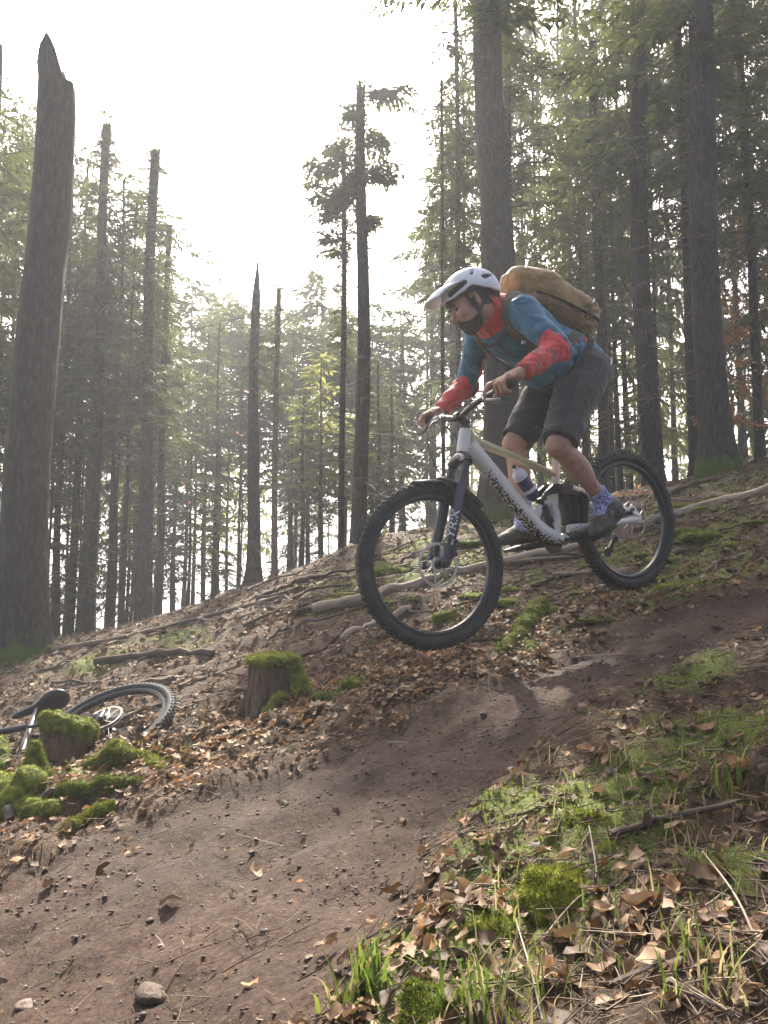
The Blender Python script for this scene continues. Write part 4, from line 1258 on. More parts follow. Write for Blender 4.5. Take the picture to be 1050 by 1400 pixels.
# mossy chunks at the left, in front of the lying bike
def mossy_chunk(u, v, wpx, hpx, lean, label, seed, tone=0.5, thick=0.7, nf=3500):
    p = ground_hit(u, v); s = p[1] / FPX; w, H = wpx / 2 * s, hpx * s
    root = empty('mossy_chunk', p); tag(root, label, 'mossy wood')
    ax = np.array([lean, 0.25, 1.0]); ax /= np.linalg.norm(ax)
    sd = np.cross([0, 1.0, 0], ax); sd /= np.linalg.norm(sd); bk = np.cross(ax, sd)
    A = [sd, bk, ax]
    def core(P):
        d = d_box(P, p + ax * (H * 0.5 - 0.02), A, (w, w * thick, H * 0.5 + 0.03), min(w, H) * 0.25)
        return d - 0.012 * fbm(P[:, 0] * 16, P[:, 1] * 16, P[:, 2] * 16, octaves=3, seed=seed)
    m_ = max(w, H) * 1.5 + 0.05
    V, F = surface_nets(core, p - m_, p + m_, 0.010)
    mesh_obj('wood_core', V, F, M_STUMP, root)
    def coat(P):
        # moss over the top and the light side; the near face stays dark wood
        d = core(P) - 0.013 - 0.006 * fbm(P[:, 0] * 30, P[:, 1] * 30, P[:, 2] * 30, octaves=2, seed=seed + 3)
        q = (P - p) @ np.array(A).T
        return np.maximum(d, np.minimum(H * 0.72 - q[:, 2] - 0.25 * q[:, 0], 0.35 * w - q[:, 1] * 1.0 - 0.0 * q[:, 0]) - 0.03 * fbm(P[:, 0] * 12, P[:, 1] * 12, P[:, 2] * 12, octaves=2, seed=seed + 6) - 0.01)
    moss_thing('moss_coat', coat, p - m_, p + m_, 0.009, None, nf=nf, parent=root, tone=tone)
mossy_chunk(78, 1040, 62, 52, 0.25, 'broken mossy stump chunk in front of the lying bike', 5, 0.55, 0.8)
def mossy_lump(parts, label, seed, tone, nf=3000, name='mossy_lump', amp=0.012):
    pts = np.array([q for a, b, *_ in parts for q in (a, b)])
    f = mound_fn(parts, 0.03, seed, amp, 16)
    moss_thing(name, f, pts.min(0) - 0.12, pts.max(0) + 0.12, 0.009, label, nf=nf, tone=tone)
g = ground_hit
mossy_lump([(g(46, 1066), g(46, 1066) + up * 0.13, 0.055, 0.030), (g(46, 1066), g(64, 1070), 0.05, 0.03)], 'upright mossy spike of rotten wood left of the stump chunk', 11, 0.5)
mossy_lump([(g(22, 1105), g(35, 1100) + up * 0.07, 0.075, 0.06), (g(-10, 1085), g(20, 1095) + up * 0.03, 0.08, 0.06), (g(45, 1112), g(75, 1110), 0.05, 0.03)], 'rounded bright mossy boulder by the low end of the trail edge', 12, 0.6, 4500)
mossy_lump([(g(5, 1050), g(0, 1040) + up * 0.10, 0.04, 0.03), (g(-25, 1050), g(-30, 1040) + up * 0.14, 0.07, 0.05)], 'leaning mossy stake next to the rounded boulder', 13, 0.55)
mossy_lump([(g(112, 1052), g(160, 1040) + up * 0.02, 0.028, 0.035), (g(160, 1040) + up * 0.02, g(205, 1040), 0.035, 0.025), (g(205, 1040), g(222, 1048), 0.022, 0.015)], 'winding mossy root in front of the lying wheel', 14, 0.55, 4500, 'mossy_root')
mossy_lump([(g(85, 1085), g(140, 1075), 0.035, 0.03), (g(140, 1075), g(190, 1070), 0.03, 0.015)], 'low moss ridge downhill of the winding root', 15, 0.42, 3500, 'moss_ridge')
mossy_lump([(g(90, 1135), g(120, 1118), 0.022, 0.018), (g(120, 1118), g(150, 1105), 0.018, 0.012)], 'narrow moss strip on the trail\'s low far edge', 16, 0.5, 2000, 'moss_ridge')
mossy_lump([(g(5, 900), g(55, 893), 0.09, 0.08), (g(55, 893), g(72, 890), 0.07, 0.04)], 'thick moss skirt round the foot of the thick glare-cut trunk', 17, 0.32, 2500, 'moss_skirt')
b_ = branch([(-8, 1120), (4, 1112), (14, 1124)], 0.02, 0.02, 'torn tan bark slab leaning by the mossy boulder', tint=0.75, seed=21, side=0, name='bark_slab')
b_['category'] = 'bark'

# --- grass, sprouts and moss shoots
def tuft(u, v, n, ln, label, group, seed, dry=0.1, wd=0.004):
    p = ground_hit(u, v); rg = np.random.default_rng(seed)
    V = []; F = []; T = []
    for k in range(n):
        b = p + np.array([*rg.normal(0, 0.022, 2), 0]); b[2] = gz(b[0], b[1]) - 0.004
        a = rg.uniform(0, 6.28); L = ln * rg.uniform(0.45, 1.15); ben = rg.uniform(0.15, 0.9)
        o = np.array([math.cos(a), math.sin(a), 0]); s = np.array([-o[1], o[0], 0]) * wd * rg.uniform(0.6, 1.2)
        i0 = len(V)
        for j in range(6):
            t = j / 5
            c = b + up * L * (t - 0.35 * ben * t * t) + o * L * ben * t * t * 0.75
            w = s * (1 - t) ** 0.6
            V += [c - w, c + w]
        F += [(i0 + 2 * j, i0 + 2 * j + 1, i0 + 2 * j + 3, i0 + 2 * j + 2) for j in range(5)]
        T += [np.clip(1.0 if rg.random() < dry else rg.normal(0.55, 0.18), 0, 1)] * 12
    o = mesh_obj('grass_tuft', np.array(V), F, M_GRASS, None, True); tag(o, label, 'grass', group); set_tint(o, T); rebase(o)
tuft(505, 1350, 34, 0.11, 'long fresh grass tuft at the low near edge of the trail', None, 1)
tuft(470, 1385, 22, 0.09, 'grass tuft just below the long fresh one', None, 2)
tuft(1005, 1085, 16, 0.12, 'tall upright grass tuft beside curled brown leaves', None, 3)
tuft(640, 1385, 20, 0.11, 'sprawling grass tuft in dark green moss', None, 4, 0.25)
for k in range(64):
    for _ in range(30):
        u, v = rgd.uniform(480, 1050), rgd.uniform(960, 1395)
        q = ground_hit(u, v)
        if trail_mask(q[0:1], q[1:2])[0] < 0.25: break
    tuft(u, v, int(rgd.integers(5, 13)), rgd.uniform(0.04, 0.085), 'small grass tuft on the near bank', 'grass tufts on the near bank', 20 + k, 0.45, 0.0022)
def dry_stem(pts, label, seed, r=0.0016, tint=0.95):
    P = spline(np.array(pts), 6); o = MB().tube(P, np.linspace(r, r * 0.5, len(P)), 5).build('dry_stem', M_STICK)
    tag(o, label, 'dry stem'); set_tint(o, np.full(len(o.data.vertices), tint)); rebase(o)
dry_stem([g(742, 1395), g(725, 1340) + up * 0.02, g(705, 1280) + up * 0.03], 'pale dry grass stem arching over the dark moss', 1, 0.0022)
dry_stem([g(1052, 1330), g(1010, 1260) + up * 0.03, g(962, 1195) + up * 0.04], 'long straw-coloured stem on the near bank by twigs', 2, 0.0024)
dry_stem([g(738, 1290), g(780, 1255) + up * 0.02, g(812, 1235) + up * 0.03], 'short straw stem behind the bright moss cushion', 3, 0.0018)
dry_stem([g(860, 1355), g(960, 1345) + up * 0.01, g(1030, 1328) + up * 0.015], 'thin straw lying flat on the near bank', 4, 0.0016)
dry_stem([g(820, 1220), g(812, 1185) + up * 0.03, g(806, 1160) + up * 0.05], 'upright broken straw beside the bright moss cushion', 5, 0.0022)
def ground_cover():
    x, y = scatter(16000, rgd, 0.6, 8.0)
    mm = moss_mask(x, y) * (1 - trail_mask(x, y)); edge = np.abs(poly_sd(x, y, TRAIL)) < 0.18
    keep = rgd.random(len(x)) < np.clip(0.55 * mm ** 1.5 + 0.10 * edge * (y < 3.2) * (x > 0), 0, 1)
    x, y = x[keep], y[keep]
    n, t, s = frames(x, y, rgd, 0.5)
    size = rgd.uniform(0.008, 0.020, len(x)) * np.clip(0.6 + y / 5, 0.7, 1.8)
    V = leaf_cloud(x, y, ground_z(x, y) + size * rgd.uniform(0.2, 1.0, len(x)), n, t, s, size, rgd.normal(0, 0.4, len(x)), rgd.uniform(0, 0.6, len(x)))
    o = mesh_obj('ground_cover', V, leaf_faces(len(x)), M_SPROUT, None, True); tag(o, 'tiny green leaves sprouting through the litter', None, None, 'stuff')
    set_tint(o, np.repeat(np.clip(rgd.normal(0.5, 0.22, len(x)), 0, 1), LN))
    x, y = scatter(60000, rgd, 0.6, 9.0)
    mm = moss_mask(x, y) * (1 - trail_mask(x, y)) + 0.25 * fbm(x * 5, y * 5, octaves=3, seed=13)
    keep = mm > 0.36
    x, y = x[keep], y[keep]; k = len(x)
    sc = np.clip(0.5 + y / 4, 0.6, 2.0)
    d = gnormal(x, y) + rgd.normal(0, 0.5, (k, 3)); d /= np.linalg.norm(d, axis=1)[:, None]
    s = np.cross(d, rgd.normal(size=(k, 3))); s /= np.linalg.norm(s, axis=1)[:, None]
    p = np.stack([x, y, ground_z(x, y) - 0.002], 1); l = (rgd.uniform(0.006, 0.018, k) * sc)[:, None]; w = (rgd.uniform(0.002, 0.005, k) * sc)[:, None]
    Q = np.stack([p - s * w, p + s * w, p + d * l], 1).reshape(-1, 3)
    o = mesh_obj('moss_carpet', Q, np.arange(3 * k).reshape(-1, 3), M_MOSS, None, False); tag(o, 'short moss shoots carpeting the green patches', None, None, 'stuff')
    set_tint(o, np.repeat(np.clip(rgd.normal(0.7, 0.2, k), 0, 1), 3))
ground_cover()
# --- single leaves that stand out
def big_leaf(u, v, px, label, tint, seed, group=None, curl=0.5):
    p = ground_hit(u, v); rg = np.random.default_rng(seed)
    x, y = p[0:1], p[1:2]
    n, t, s = frames(x, y, rg, 0.25); size = np.array([px * p[1] / FPX])
    n1, n2 = 9, 5
    V = []
    for i in range(n1):
        a = i / (n1 - 1); w = 0.32 * math.sin(math.pi * min(max(a, 0.01), 0.99) ** 0.85) ** 1.15 * (1 + 0.10 * math.sin(a * 25 + seed))
        for j in range(n2):
            q = -1 + j / 2
            zz = curl * ((a - 0.5) ** 2 * 1.2) + 0.16 * abs(q) * (0.5 + curl) + 0.03 * math.sin(a * 14 + q * 3 + seed)
            V.append(p + np.array([0, 0, 0.006]) + size[0] * ((a - 0.5) * t[0] + w * q * s[0] + zz * n[0]))
    F = [(i * n2 + j, i * n2 + j + 1, (i + 1) * n2 + j + 1, (i + 1) * n2 + j) for i in range(n1 - 1) for j in range(n2 - 1)]
    o = mesh_obj('fallen_leaf', np.array(V), F, M_LEAF, None, True); tag(o, label, 'leaf', group); set_tint(o, np.full(len(V), tint)); rebase(o)
big_leaf(262, 1068, 26, 'vivid orange leaf on the far trail edge below the drift', 0.90, 1)
big_leaf(588, 1268, 48, 'rust-orange leaf beside the low moss pad', 0.88, 2)
big_leaf(640, 1228, 42, 'pale tan leaf just above the rust-orange one', 0.78, 3)
big_leaf(752, 1142, 34, 'tan leaf upslope of the bright moss cushion', 0.76, 4)
big_leaf(880, 1250, 48, 'curled greyish leaf right of the bright moss cushion', 0.70, 5, curl=0.9)
big_leaf(770, 1292, 44, 'grey-brown leaf right below the bright moss cushion', 0.62, 6, curl=0.8)
big_leaf(1010, 1055, 40, 'curled orange leaf by the tall upright grass', 0.87, 7, curl=0.9)
for k in range(24):
    for _ in range(30):
        u, v = rgd.uniform(540, 1050), rgd.uniform(930, 1395)
        q = ground_hit(u, v)
        if trail_mask(q[0:1], q[1:2])[0] < 0.2: break
    big_leaf(u, v, rgd.uniform(16, 30), 'curled brown leaf lying on the near bank', rgd.uniform(0.3, 0.9), 100 + k, 'brown leaves on the near bank', rgd.uniform(0.1, 1.0))
# ------------------------------------------------------------------ the mountain bike, set up from its two hubs
HUB_F = at(592, 773, 3.43)
HUB_R = at(856, 711, 4.10)
_h = HUB_F - HUB_R
E1 = _h / np.linalg.norm(_h)
_hh = np.array([_h[0], _h[1], 0]); _hh /= np.linalg.norm(_hh)
EL = np.array([-_hh[1], _hh[0], 0.0])          # the rider's left, towards the camera
E2 = np.cross(EL, E1); E2 = E2 if E2[2] > 0 else -E2
WB = np.linalg.norm(_h)
def B(a, b, off=0.0):
    return HUB_R + a * E1 + b * E2 + off * EL
# steering: everything above the fork turns about the head tube
ST_T, ST_B = B(0.962, 0.612), B(1.035, 0.455)
ST_AX = (ST_T - ST_B) / np.linalg.norm(ST_T - ST_B)
def rot_about(p, c, ax, ang):
    p = np.asarray(p, float); q = p - c
    return c + q * math.cos(ang) + np.cross(ax, q) * math.sin(ang) + np.outer(q @ ax, ax).reshape(q.shape) * (1 - math.cos(ang))
STEER = R(-6)
def S(a, b, off=0.0):
    return rot_about(B(a, b, off), ST_B, ST_AX, STEER)

M_RUBBER = mat('tyre_rubber', [(0.012, 0.012, 0.013), (0.03, 0.029, 0.028), (0.075, 0.06, 0.048)], 0.75, 9, 0.25, 60, lo=0.3, hi=0.8)
M_BLACK = mat('black_anodised', [(0.012, 0.013, 0.016), (0.03, 0.03, 0.034)], 0.38, 20)
M_FORK = mat('fork_black_paint', [(0.012, 0.014, 0.02), (0.022, 0.025, 0.034)], 0.28, 14, coat=0.4)
M_STEEL = mat('brushed_steel', [(0.42, 0.38, 0.33), (0.6, 0.55, 0.48)], 0.32, 30, metal=1.0)
M_GUNMETAL = mat('gunmetal', [(0.10, 0.10, 0.105), (0.2, 0.2, 0.2)], 0.35, 30, metal=0.9)
M_GRIP = mat('grip_rubber', [(0.015, 0.015, 0.016), (0.03, 0.03, 0.03)], 0.85, 60, 0.4)
M_CREAM = mat('cream_yellow_paint', [(0.60, 0.55, 0.32), (0.66, 0.61, 0.38), (0.36, 0.31, 0.2)], 0.35, 9, coat=0.3, lo=0.3, hi=0.85)
M_DECAL = mat('white_print', [(0.75, 0.76, 0.78), (0.6, 0.6, 0.62)], 0.5, 40)
def muddy_paint():
    m = bpy.data.materials.new('white_paint_with_mud'); m.use_nodes = True
    nt = m.node_tree; N = nt.nodes; L = nt.links; b = N['Principled BSDF']
    b.inputs['Coat Weight'].default_value = 0.2
    tc = N.new('ShaderNodeTexCoord')
    nz = N.new('ShaderNodeTexNoise'); nz.inputs['Scale'].default_value = 85; nz.inputs['Detail'].default_value = 5; nz.inputs['Roughness'].default_value = 0.7
    L.new(tc.outputs['Object'], nz.inputs['Vector'])
    a = N.new('ShaderNodeAttribute'); a.attribute_name = 'mud'
    s = N.new('ShaderNodeMath'); s.operation = 'ADD'; L.new(nz.outputs['Fac'], s.inputs[0]); L.new(a.outputs['Fac'], s.inputs[1])
    r = N.new('ShaderNodeMapRange'); r.inputs[1].default_value = 0.80; r.inputs[2].default_value = 0.86; L.new(s.outputs[0], r.inputs[0])
    mx = N.new('ShaderNodeMix'); mx.data_type = 'RGBA'
    mx.inputs[6].default_value = (0.70, 0.68, 0.62, 1); mx.inputs[7].default_value = (0.035, 0.026, 0.019, 1)
    L.new(r.outputs[0], mx.inputs[0]); L.new(mx.outputs[2], b.inputs['Base Color'])
    rr = N.new('ShaderNodeMapRange'); rr.inputs[3].default_value = 0.32; rr.inputs[4].default_value = 0.95
    L.new(r.outputs[0], rr.inputs[0]); L.new(rr.outputs[0], b.inputs['Roughness'])
    return m
M_MUDDY = muddy_paint()
def add_mud(o, fn):
    n = len(o.data.vertices); co = np.zeros(n * 3, dtype=np.float32); o.data.vertices.foreach_get('co', co)
    base = Vector((0, 0, 0)); p = o.parent
    while p is not None: base = base + p.location; p = p.parent
    W = co.reshape(-1, 3) + np.array(base)
    a = o.data.attributes.new('mud', 'FLOAT', 'POINT'); a.data.foreach_set('value', fn(W).astype(np.float32))

def make_wheel(root, hub, axis, knobs, rotor_side, ref, m_rim=None):
    """wheel (the hub shell) > tyre, tread, rim, spoke_lacing, brake_rotor"""
    axis = axis / np.linalg.norm(axis)
    r0 = ref - axis * (ref @ axis); r0 /= np.linalg.norm(r0); r1 = np.cross(axis, r0)
    hb = MB().lathe(hub, axis, [(0.001, -0.062), (0.012, -0.062), (0.014, -0.05), (0.03, -0.045), (0.03, -0.038), (0.02, -0.03), (0.02, 0.03), (0.03, 0.038), (0.03, 0.045), (0.014, 0.05), (0.012, 0.062), (0.001, 0.062)], 20)
    w = hb.build('wheel', M_BLACK, root)
    a = np.linspace(0, 2 * math.pi, 20, endpoint=False)
    MB().lathe(hub, axis, [(0.3405 + 0.0285 * math.cos(q), 0.0305 * math.sin(q)) for q in a], 96, closed=True).build('tyre', M_RUBBER, w)
    MB().lathe(hub, axis, [(0.318, -0.016), (0.302, -0.0165), (0.293, -0.009), (0.293, 0.009), (0.302, 0.0165), (0.318, 0.016)], 96, closed=True).build('rim', m_rim or M_BLACK, w, angle=30)
    kb = MB(); nk = 76
    for i in range(nk):
        t = 2 * math.pi * i / nk
        for (side, wdt, ln, hgt) in ((-0.92, 0.011, 0.013, 0.008), (-0.36, 0.013, 0.012, 0.008), (0.36, 0.013, 0.012, 0.008), (0.92, 0.011, 0.013, 0.008)):
            tt = t + (0.5 * 2 * math.pi / nk if abs(side) < 0.5 else 0)
            rad = r0 * math.cos(tt) + r1 * math.sin(tt); tan = -r0 * math.sin(tt) + r1 * math.cos(tt)
            ph = side * 1.05
            nrm = rad * math.cos(ph) + axis * math.sin(ph)
            c = hub + rad * 0.3405 + nrm * 0.0305
            kb.box(c, tan, np.cross(nrm, tan), nrm, (ln, wdt, knobs))
    kb.build('tread', M_RUBBER, w, smooth=False)
    sp = MB()
    for i in range(28):
        t = 2 * math.pi * i / 28; s = 1 if i % 2 else -1; off = 0.55 if (i // 2) % 2 else -0.55
        p0 = hub + axis * 0.041 * s + 0.028 * (r0 * math.cos(t + off) + r1 * math.sin(t + off))
        p1 = hub + axis * 0.004 * s + 0.294 * (r0 * math.cos(t) + r1 * math.sin(t))
        sp.tube([p0, p1], 0.0011, 5)
    sp.build('spoke_lacing', M_GUNMETAL, w)
    ro = MB(); c = hub + axis * rotor_side * 0.05
    ro.lathe(c, axis, [(0.100, -0.0009), (0.087, -0.0009), (0.087, 0.0009), (0.100, 0.0009)], 60, closed=True)
    ro.lathe(c, axis, [(0.034, -0.0012), (0.020, -0.0012), (0.020, 0.0012), (0.034, 0.0012)], 30, closed=True)
    for i in range(8):
        t = 2 * math.pi * i / 8
        def q(r, da): return c + r * (r0 * math.cos(t + da) + r1 * math.sin(t + da))
        ro.tube([q(0.03, 0), q(0.05, 0.22), q(0.07, 0.36), q(0.089, 0.42)], 0.004, 6, flat=(1, 0.3) )
    ro.build('brake_rotor', M_STEEL, w)
    return w

bike = empty('mountain_bike', B(0.6, -0.372))
tag(bike, 'mud-splashed white mountain bike with cream top tube, in mid-air over the trail', 'bicycle')

# --- frame: head tube, thick down tube, shell round the cranks, seat tube
fr = MB()
fr.tube([B(0.981, 0.585), B(0.985, 0.575), B(1.017, 0.487), B(1.021, 0.478)], [0.026, 0.029, 0.032, 0.030], 18)
dt = spline([B(0.985, 0.510), B(0.90, 0.405), B(0.80, 0.270), B(0.70, 0.135), B(0.635, 0.055), B(0.575, 0.010), B(0.505, -0.020)], 6)
rr = np.interp(np.linspace(0, 1, len(dt)), [0, 0.15, 0.5, 0.75, 0.9, 1], [0.050, 0.043, 0.044, 0.046, 0.040, 0.034])
fr.tube(dt, rr, 18, flat=(0.82, 1.0), up=E2)
fr.disc(B(0.503, -0.021), EL, 0.030, 0.085, 24)
# cradle that carries the shock, with its opening
fr.tube(spline([B(0.650, 0.105), B(0.610, 0.150), B(0.555, 0.175), B(0.520, 0.160)], 5), [0.024] * 15 + [0.022], 14, flat=(1.1, 0.75), up=EL)
fr.tube(spline([B(0.525, 0.175), B(0.508, 0.10), B(0.525, 0.03), B(0.540, -0.01)], 5), 0.021, 14, flat=(1.15, 1.3), up=EL)
fr.tube(spline([B(0.470, 0.270), B(0.488, 0.215), B(0.505, 0.150)], 5), [0.021] * 11, 14)
fr.tube([B(0.437, 0.392), B(0.445, 0.350), B(0.470, 0.262)], [0.019, 0.020, 0.021], 16)
frame = fr.build('frame', M_MUDDY, bike)
def mud_frame(W):
    q = W - HUB_R; a, b = q @ E1, q @ E2
    line = np.interp(a, [0.50, 0.575, 0.635, 0.70, 0.80, 0.90, 0.985], [-0.020, 0.010, 0.055, 0.135, 0.270, 0.405, 0.510])
    d = (line - b)                       # how far below the tube's axis
    onto = np.clip(d / 0.05, -1, 1)
    along = smoothstep(0.99, 0.88, a)
    m = 0.10 + 0.26 * onto * along + 0.12 * smoothstep(0.75, 0.55, a)
    m = np.where((a < 0.56) & (b > 0.02), 0.20, m)
    return m
add_mud(frame, mud_frame)
tt = MB().tube(spline([B(0.968, 0.545), B(0.90, 0.510), B(0.70, 0.418), B(0.52, 0.332), B(0.452, 0.302)], 6), np.interp(np.linspace(0, 1, 25), [0, 0.15, 1], [0.034, 0.025, 0.018]), 16, flat=(1.0, 0.85), up=E2)
tt.build('top_tube', M_CREAM, bike)
# --- rear triangle
sw = MB()
for s in (1, -1):
    sw.tube(spline([B(0.475, 0.028, 0.036 * s), B(0.40, 0.022, 0.050 * s), B(0.20, 0.006, 0.068 * s), B(-0.005, 0.0, 0.072 * s)], 5), [0.018] * 6 + [0.015] * 9 + [0.017], 12, flat=(0.75, 1.15), up=E2)
    sw.tube(spline([B(0.345, 0.205, 0.040 * s), B(0.26, 0.165, 0.055 * s), B(0.12, 0.085, 0.066 * s), B(0.04, 0.045, 0.071 * s), B(-0.01, 0.012, 0.072 * s)], 5), 0.0125, 12)
    sw.disc(B(-0.005, 0.004, 0.072 * s), EL, 0.027, 0.016, 18)
    sw.plate([B(0.06, 0.055, 0.071 * s), B(0.02, 0.085, 0.071 * s), B(-0.02, 0.03, 0.071 * s), B(0.02, -0.01, 0.071 * s), B(0.07, 0.0, 0.071 * s)], EL, 0.011)
    sw.tube([B(0.345, 0.205, 0.040 * s), B(0.395, 0.225, 0.036 * s)], 0.014, 10)
swing = sw.build('rear_triangle', M_MUDDY, bike)
add_mud(swing, lambda W: np.where((W - HUB_R) @ E1 > 0.2, 0.24, 0.14))
lk = MB()
for s in (1, -1):
    lk.plate([B(0.345, 0.225, 0.034 * s), B(0.43, 0.252, 0.034 * s), B(0.52, 0.262, 0.034 * s), B(0.600, 0.222, 0.034 * s), B(0.615, 0.195, 0.034 * s), B(0.55, 0.212, 0.034 * s), B(0.47, 0.212, 0.034 * s), B(0.36, 0.180, 0.034 * s), B(0.33, 0.195, 0.034 * s)], EL, 0.014)
    for a, b in ((0.345, 0.204), (0.475, 0.232), (0.600, 0.205)):
        lk.disc(B(a, b, 0.042 * s), EL, 0.015, 0.012, 16)
lk.build('rocker_link', M_BLACK, bike)
sk = MB()
sk.tube([B(0.600, 0.205), B(0.585, 0.155)], 0.020, 16).tube([B(0.587, 0.165), B(0.560, 0.075)], 0.027, 18).tube([B(0.560, 0.075), B(0.545, 0.035)], 0.014, 12)
sk.build('shock_absorber', M_BLACK, bike)
# black guard between the seat tube and the rear wheel
gd = MB()
gd.tube(spline([B(0.445, 0.218), B(0.432, 0.16), B(0.430, 0.09), B(0.44, 0.045)], 5), 0.034, 12, flat=(0.9, 1.0), up=EL)
gd.tube(spline([B(0.372, 0.205), B(0.362, 0.15), B(0.366, 0.09), B(0.385, 0.045)], 5), 0.030, 12, flat=(0.9, 0.75), up=EL)
gd.build('frame_guard', M_RUBBER, bike)
# --- seat
MB().tube([B(0.437, 0.388), B(0.400, 0.510)], 0.0155, 14).build('seat_post', M_BLACK, bike)
def saddle_sdf(o, fwd, lft, upv):
    def f(P):
        d = d_ell(P, o - fwd * 0.07, [fwd, lft, upv], (0.085, 0.070, 0.026))
        d = smin(d, d_cap(P, o - fwd * 0.03, o + fwd * 0.15 - upv * 0.005, 0.034, 0.019), 0.04)
        return np.maximum(d, (P - o) @ upv * -1 - 0.022)
    return f
_fw = (HUB_F - HUB_R) / WB
so = B(0.375, 0.520)
_sf = E1 * math.cos(R(12)) - E2 * math.sin(R(12)) * -1
_sf /= np.linalg.norm(_sf); _su = np.cross(EL, _sf); _su = _su if _su[2] > 0 else -_su
sdf_obj('saddle', saddle_sdf(so, _sf, EL, _su), so - 0.22, so + 0.22, 0.009, M_BLACK, bike)
# --- fork
fk = MB()
fk.tube([B(1.021, 0.478), B(1.033, 0.452)], 0.027, 16)
FOFF = 0.062
fk.tube(spline([S(1.055, 0.425, FOFF + 0.004), S(1.043, 0.445, FOFF * 0.75), S(1.035, 0.460, 0.0), S(1.043, 0.445, -FOFF * 0.75), S(1.055, 0.425, -FOFF - 0.004)], 6), 0.024, 14, flat=(1.2, 1.0))
fork = fk.build('fork', M_FORK, bike)
ax_dir = (S(1.2, 0.1, 1) - S(1.2, 0.1, 0))
for s in (1, -1):
    MB().tube([S(1.048, 0.440, FOFF * s), S(1.110, 0.315, FOFF * s)], 0.0185, 16).build('stanchion', M_BLACK, fork)
    MB().tube([S(1.100, 0.338, FOFF * s), S(1.106, 0.326, FOFF * s), S(1.20, 0.130, FOFF * s), S(1.262, 0.012, (FOFF + 0.003) * s), S(1.272, -0.012, (FOFF + 0.003) * s)], [0.026, 0.0275, 0.025, 0.024, 0.018], 18).build('lower_leg', M_FORK, fork)
br = MB().tube(spline([S(1.112, 0.320, FOFF), S(1.140, 0.345, FOFF * 0.8), S(1.165, 0.375, 0.0), S(1.140, 0.345, -FOFF * 0.8), S(1.112, 0.320, -FOFF)], 5), 0.014, 10, flat=(1.4, 0.9))
br.build('arch', M_FORK, fork)
HUB_FS = S(WB, 0.0)
cl = MB()
cl.box(S(1.225, 0.062, FOFF - 0.004), E1, E2, ax_dir, (0.04, 0.085, 0.05)).tube([S(1.205, 0.10, FOFF), S(1.245, 0.02, FOFF)], 0.022, 10)
cl.disc(S(1.272, 0.0, FOFF + 0.004), ax_dir, 0.020, 0.05, 18)
cl.disc(S(1.235, 0.03, FOFF + 0.03), ax_dir, 0.010, 0.012, 12).disc(S(1.205, 0.085, FOFF + 0.03), ax_dir, 0.008, 0.012, 12)
cl.build('brake_caliper', M_BLACK, fork)
mg = MB()
def guard_strip(t0, t1, wid, n=14):
    V = []; F = []
    for i in range(n):
        t = t0 + (t1 - t0) * i / (n - 1)
        a = WB + 0.388 * math.cos(t); b = 0.388 * math.sin(t)
        w = wid * math.sin(math.pi * (0.13 + 0.74 * i / (n - 1)))
        for j in range(7):
            q = -1 + j / 3
            V.append(S(a - 0.0 * q, b - 0.018 * q * q, w * q))
    for i in range(n - 1):
        for j in range(6):
            F.append((i * 7 + j, i * 7 + j + 1, (i + 1) * 7 + j + 1, (i + 1) * 7 + j))
    return V, F
gv, gf = guard_strip(R(88), R(146), 0.072)
mg.add(gv, gf)
mgo = mg.build('mudguard', M_BLACK, bike)
sm_ = mgo.modifiers.new('thickness', 'SOLIDIFY'); sm_.thickness = 0.003
# lettering up the near fork leg, built as flat print standing just off the paint
def lettering(txt, p0, along, upv, size, m, parent, name='lettering', depth=0.0006, shear=0.0):
    cu = bpy.data.curves.new(name, 'FONT'); cu.body = txt; cu.size = size; cu.extrude = depth; cu.shear = shear; cu.space_character = 0.95
    to = bpy.data.objects.new(name, cu); COL.objects.link(to)
    bpy.context.view_layer.update()
    me = bpy.data.meshes.new_from_object(to.evaluated_get(bpy.context.evaluated_depsgraph_get()))
    bpy.data.objects.remove(to)
    n = len(me.vertices); co = np.zeros(n * 3, dtype=np.float32); me.vertices.foreach_get('co', co); co = co.reshape(-1, 3)
    along = along / np.linalg.norm(along); upv = upv - along * (upv @ along); upv /= np.linalg.norm(upv); nz = np.cross(along, upv)
    return p0, along, upv, nz, co, me
p0, al, up_, nz, co, me = lettering('LYRIK', None, S(1.16, 0.215) - S(1.24, 0.05), ax_dir, 0.052, M_DECAL, None, shear=0.15)
# wrap round the leg: the letters' tops point forward (E1)
axis0 = S(1.243, 0.055, FOFF); axis1 = S(1.125, 0.29, FOFF)
al = (axis1 - axis0) / np.linalg.norm(axis1 - axis0)
out_ = -axis0 / np.linalg.norm(axis0); out_ = out_ - al * (out_ @ al); out_ /= np.linalg.norm(out_)
fwd_ = np.cross(al, out_); fwd_ = fwd_ if fwd_ @ E1 > 0 else -fwd_
LW = co[:, 0].max() - co[:, 0].min(); LH = co[:, 1].max()
ang = (co[:, 1] - LH * 0.5) / 0.026
W_ = axis0 + np.outer((co[:, 0] - co[:, 0].min()) / LW * 0.165 + 0.022, al) + (0.0282 + co[:, 2] * 0.3)[:, None] * (np.cos(ang)[:, None] * out_ + np.sin(ang)[:, None] * fwd_)
me.vertices.foreach_set('co', (W_ - np.array(bike.location)).astype(np.float32).ravel()); me.materials.clear(); me.materials.append(M_DECAL); me.update()
lo_ = bpy.data.objects.new('lettering', me); COL.objects.link(lo_); lo_.parent = fork
lo_['label'] = 'white LYRIK lettering up the fork leg'
# --- wheels
make_wheel(bike, HUB_FS, ax_dir, 0.006, 1, E2)
make_wheel(bike, HUB_R, EL, 0.011, 1, E2)
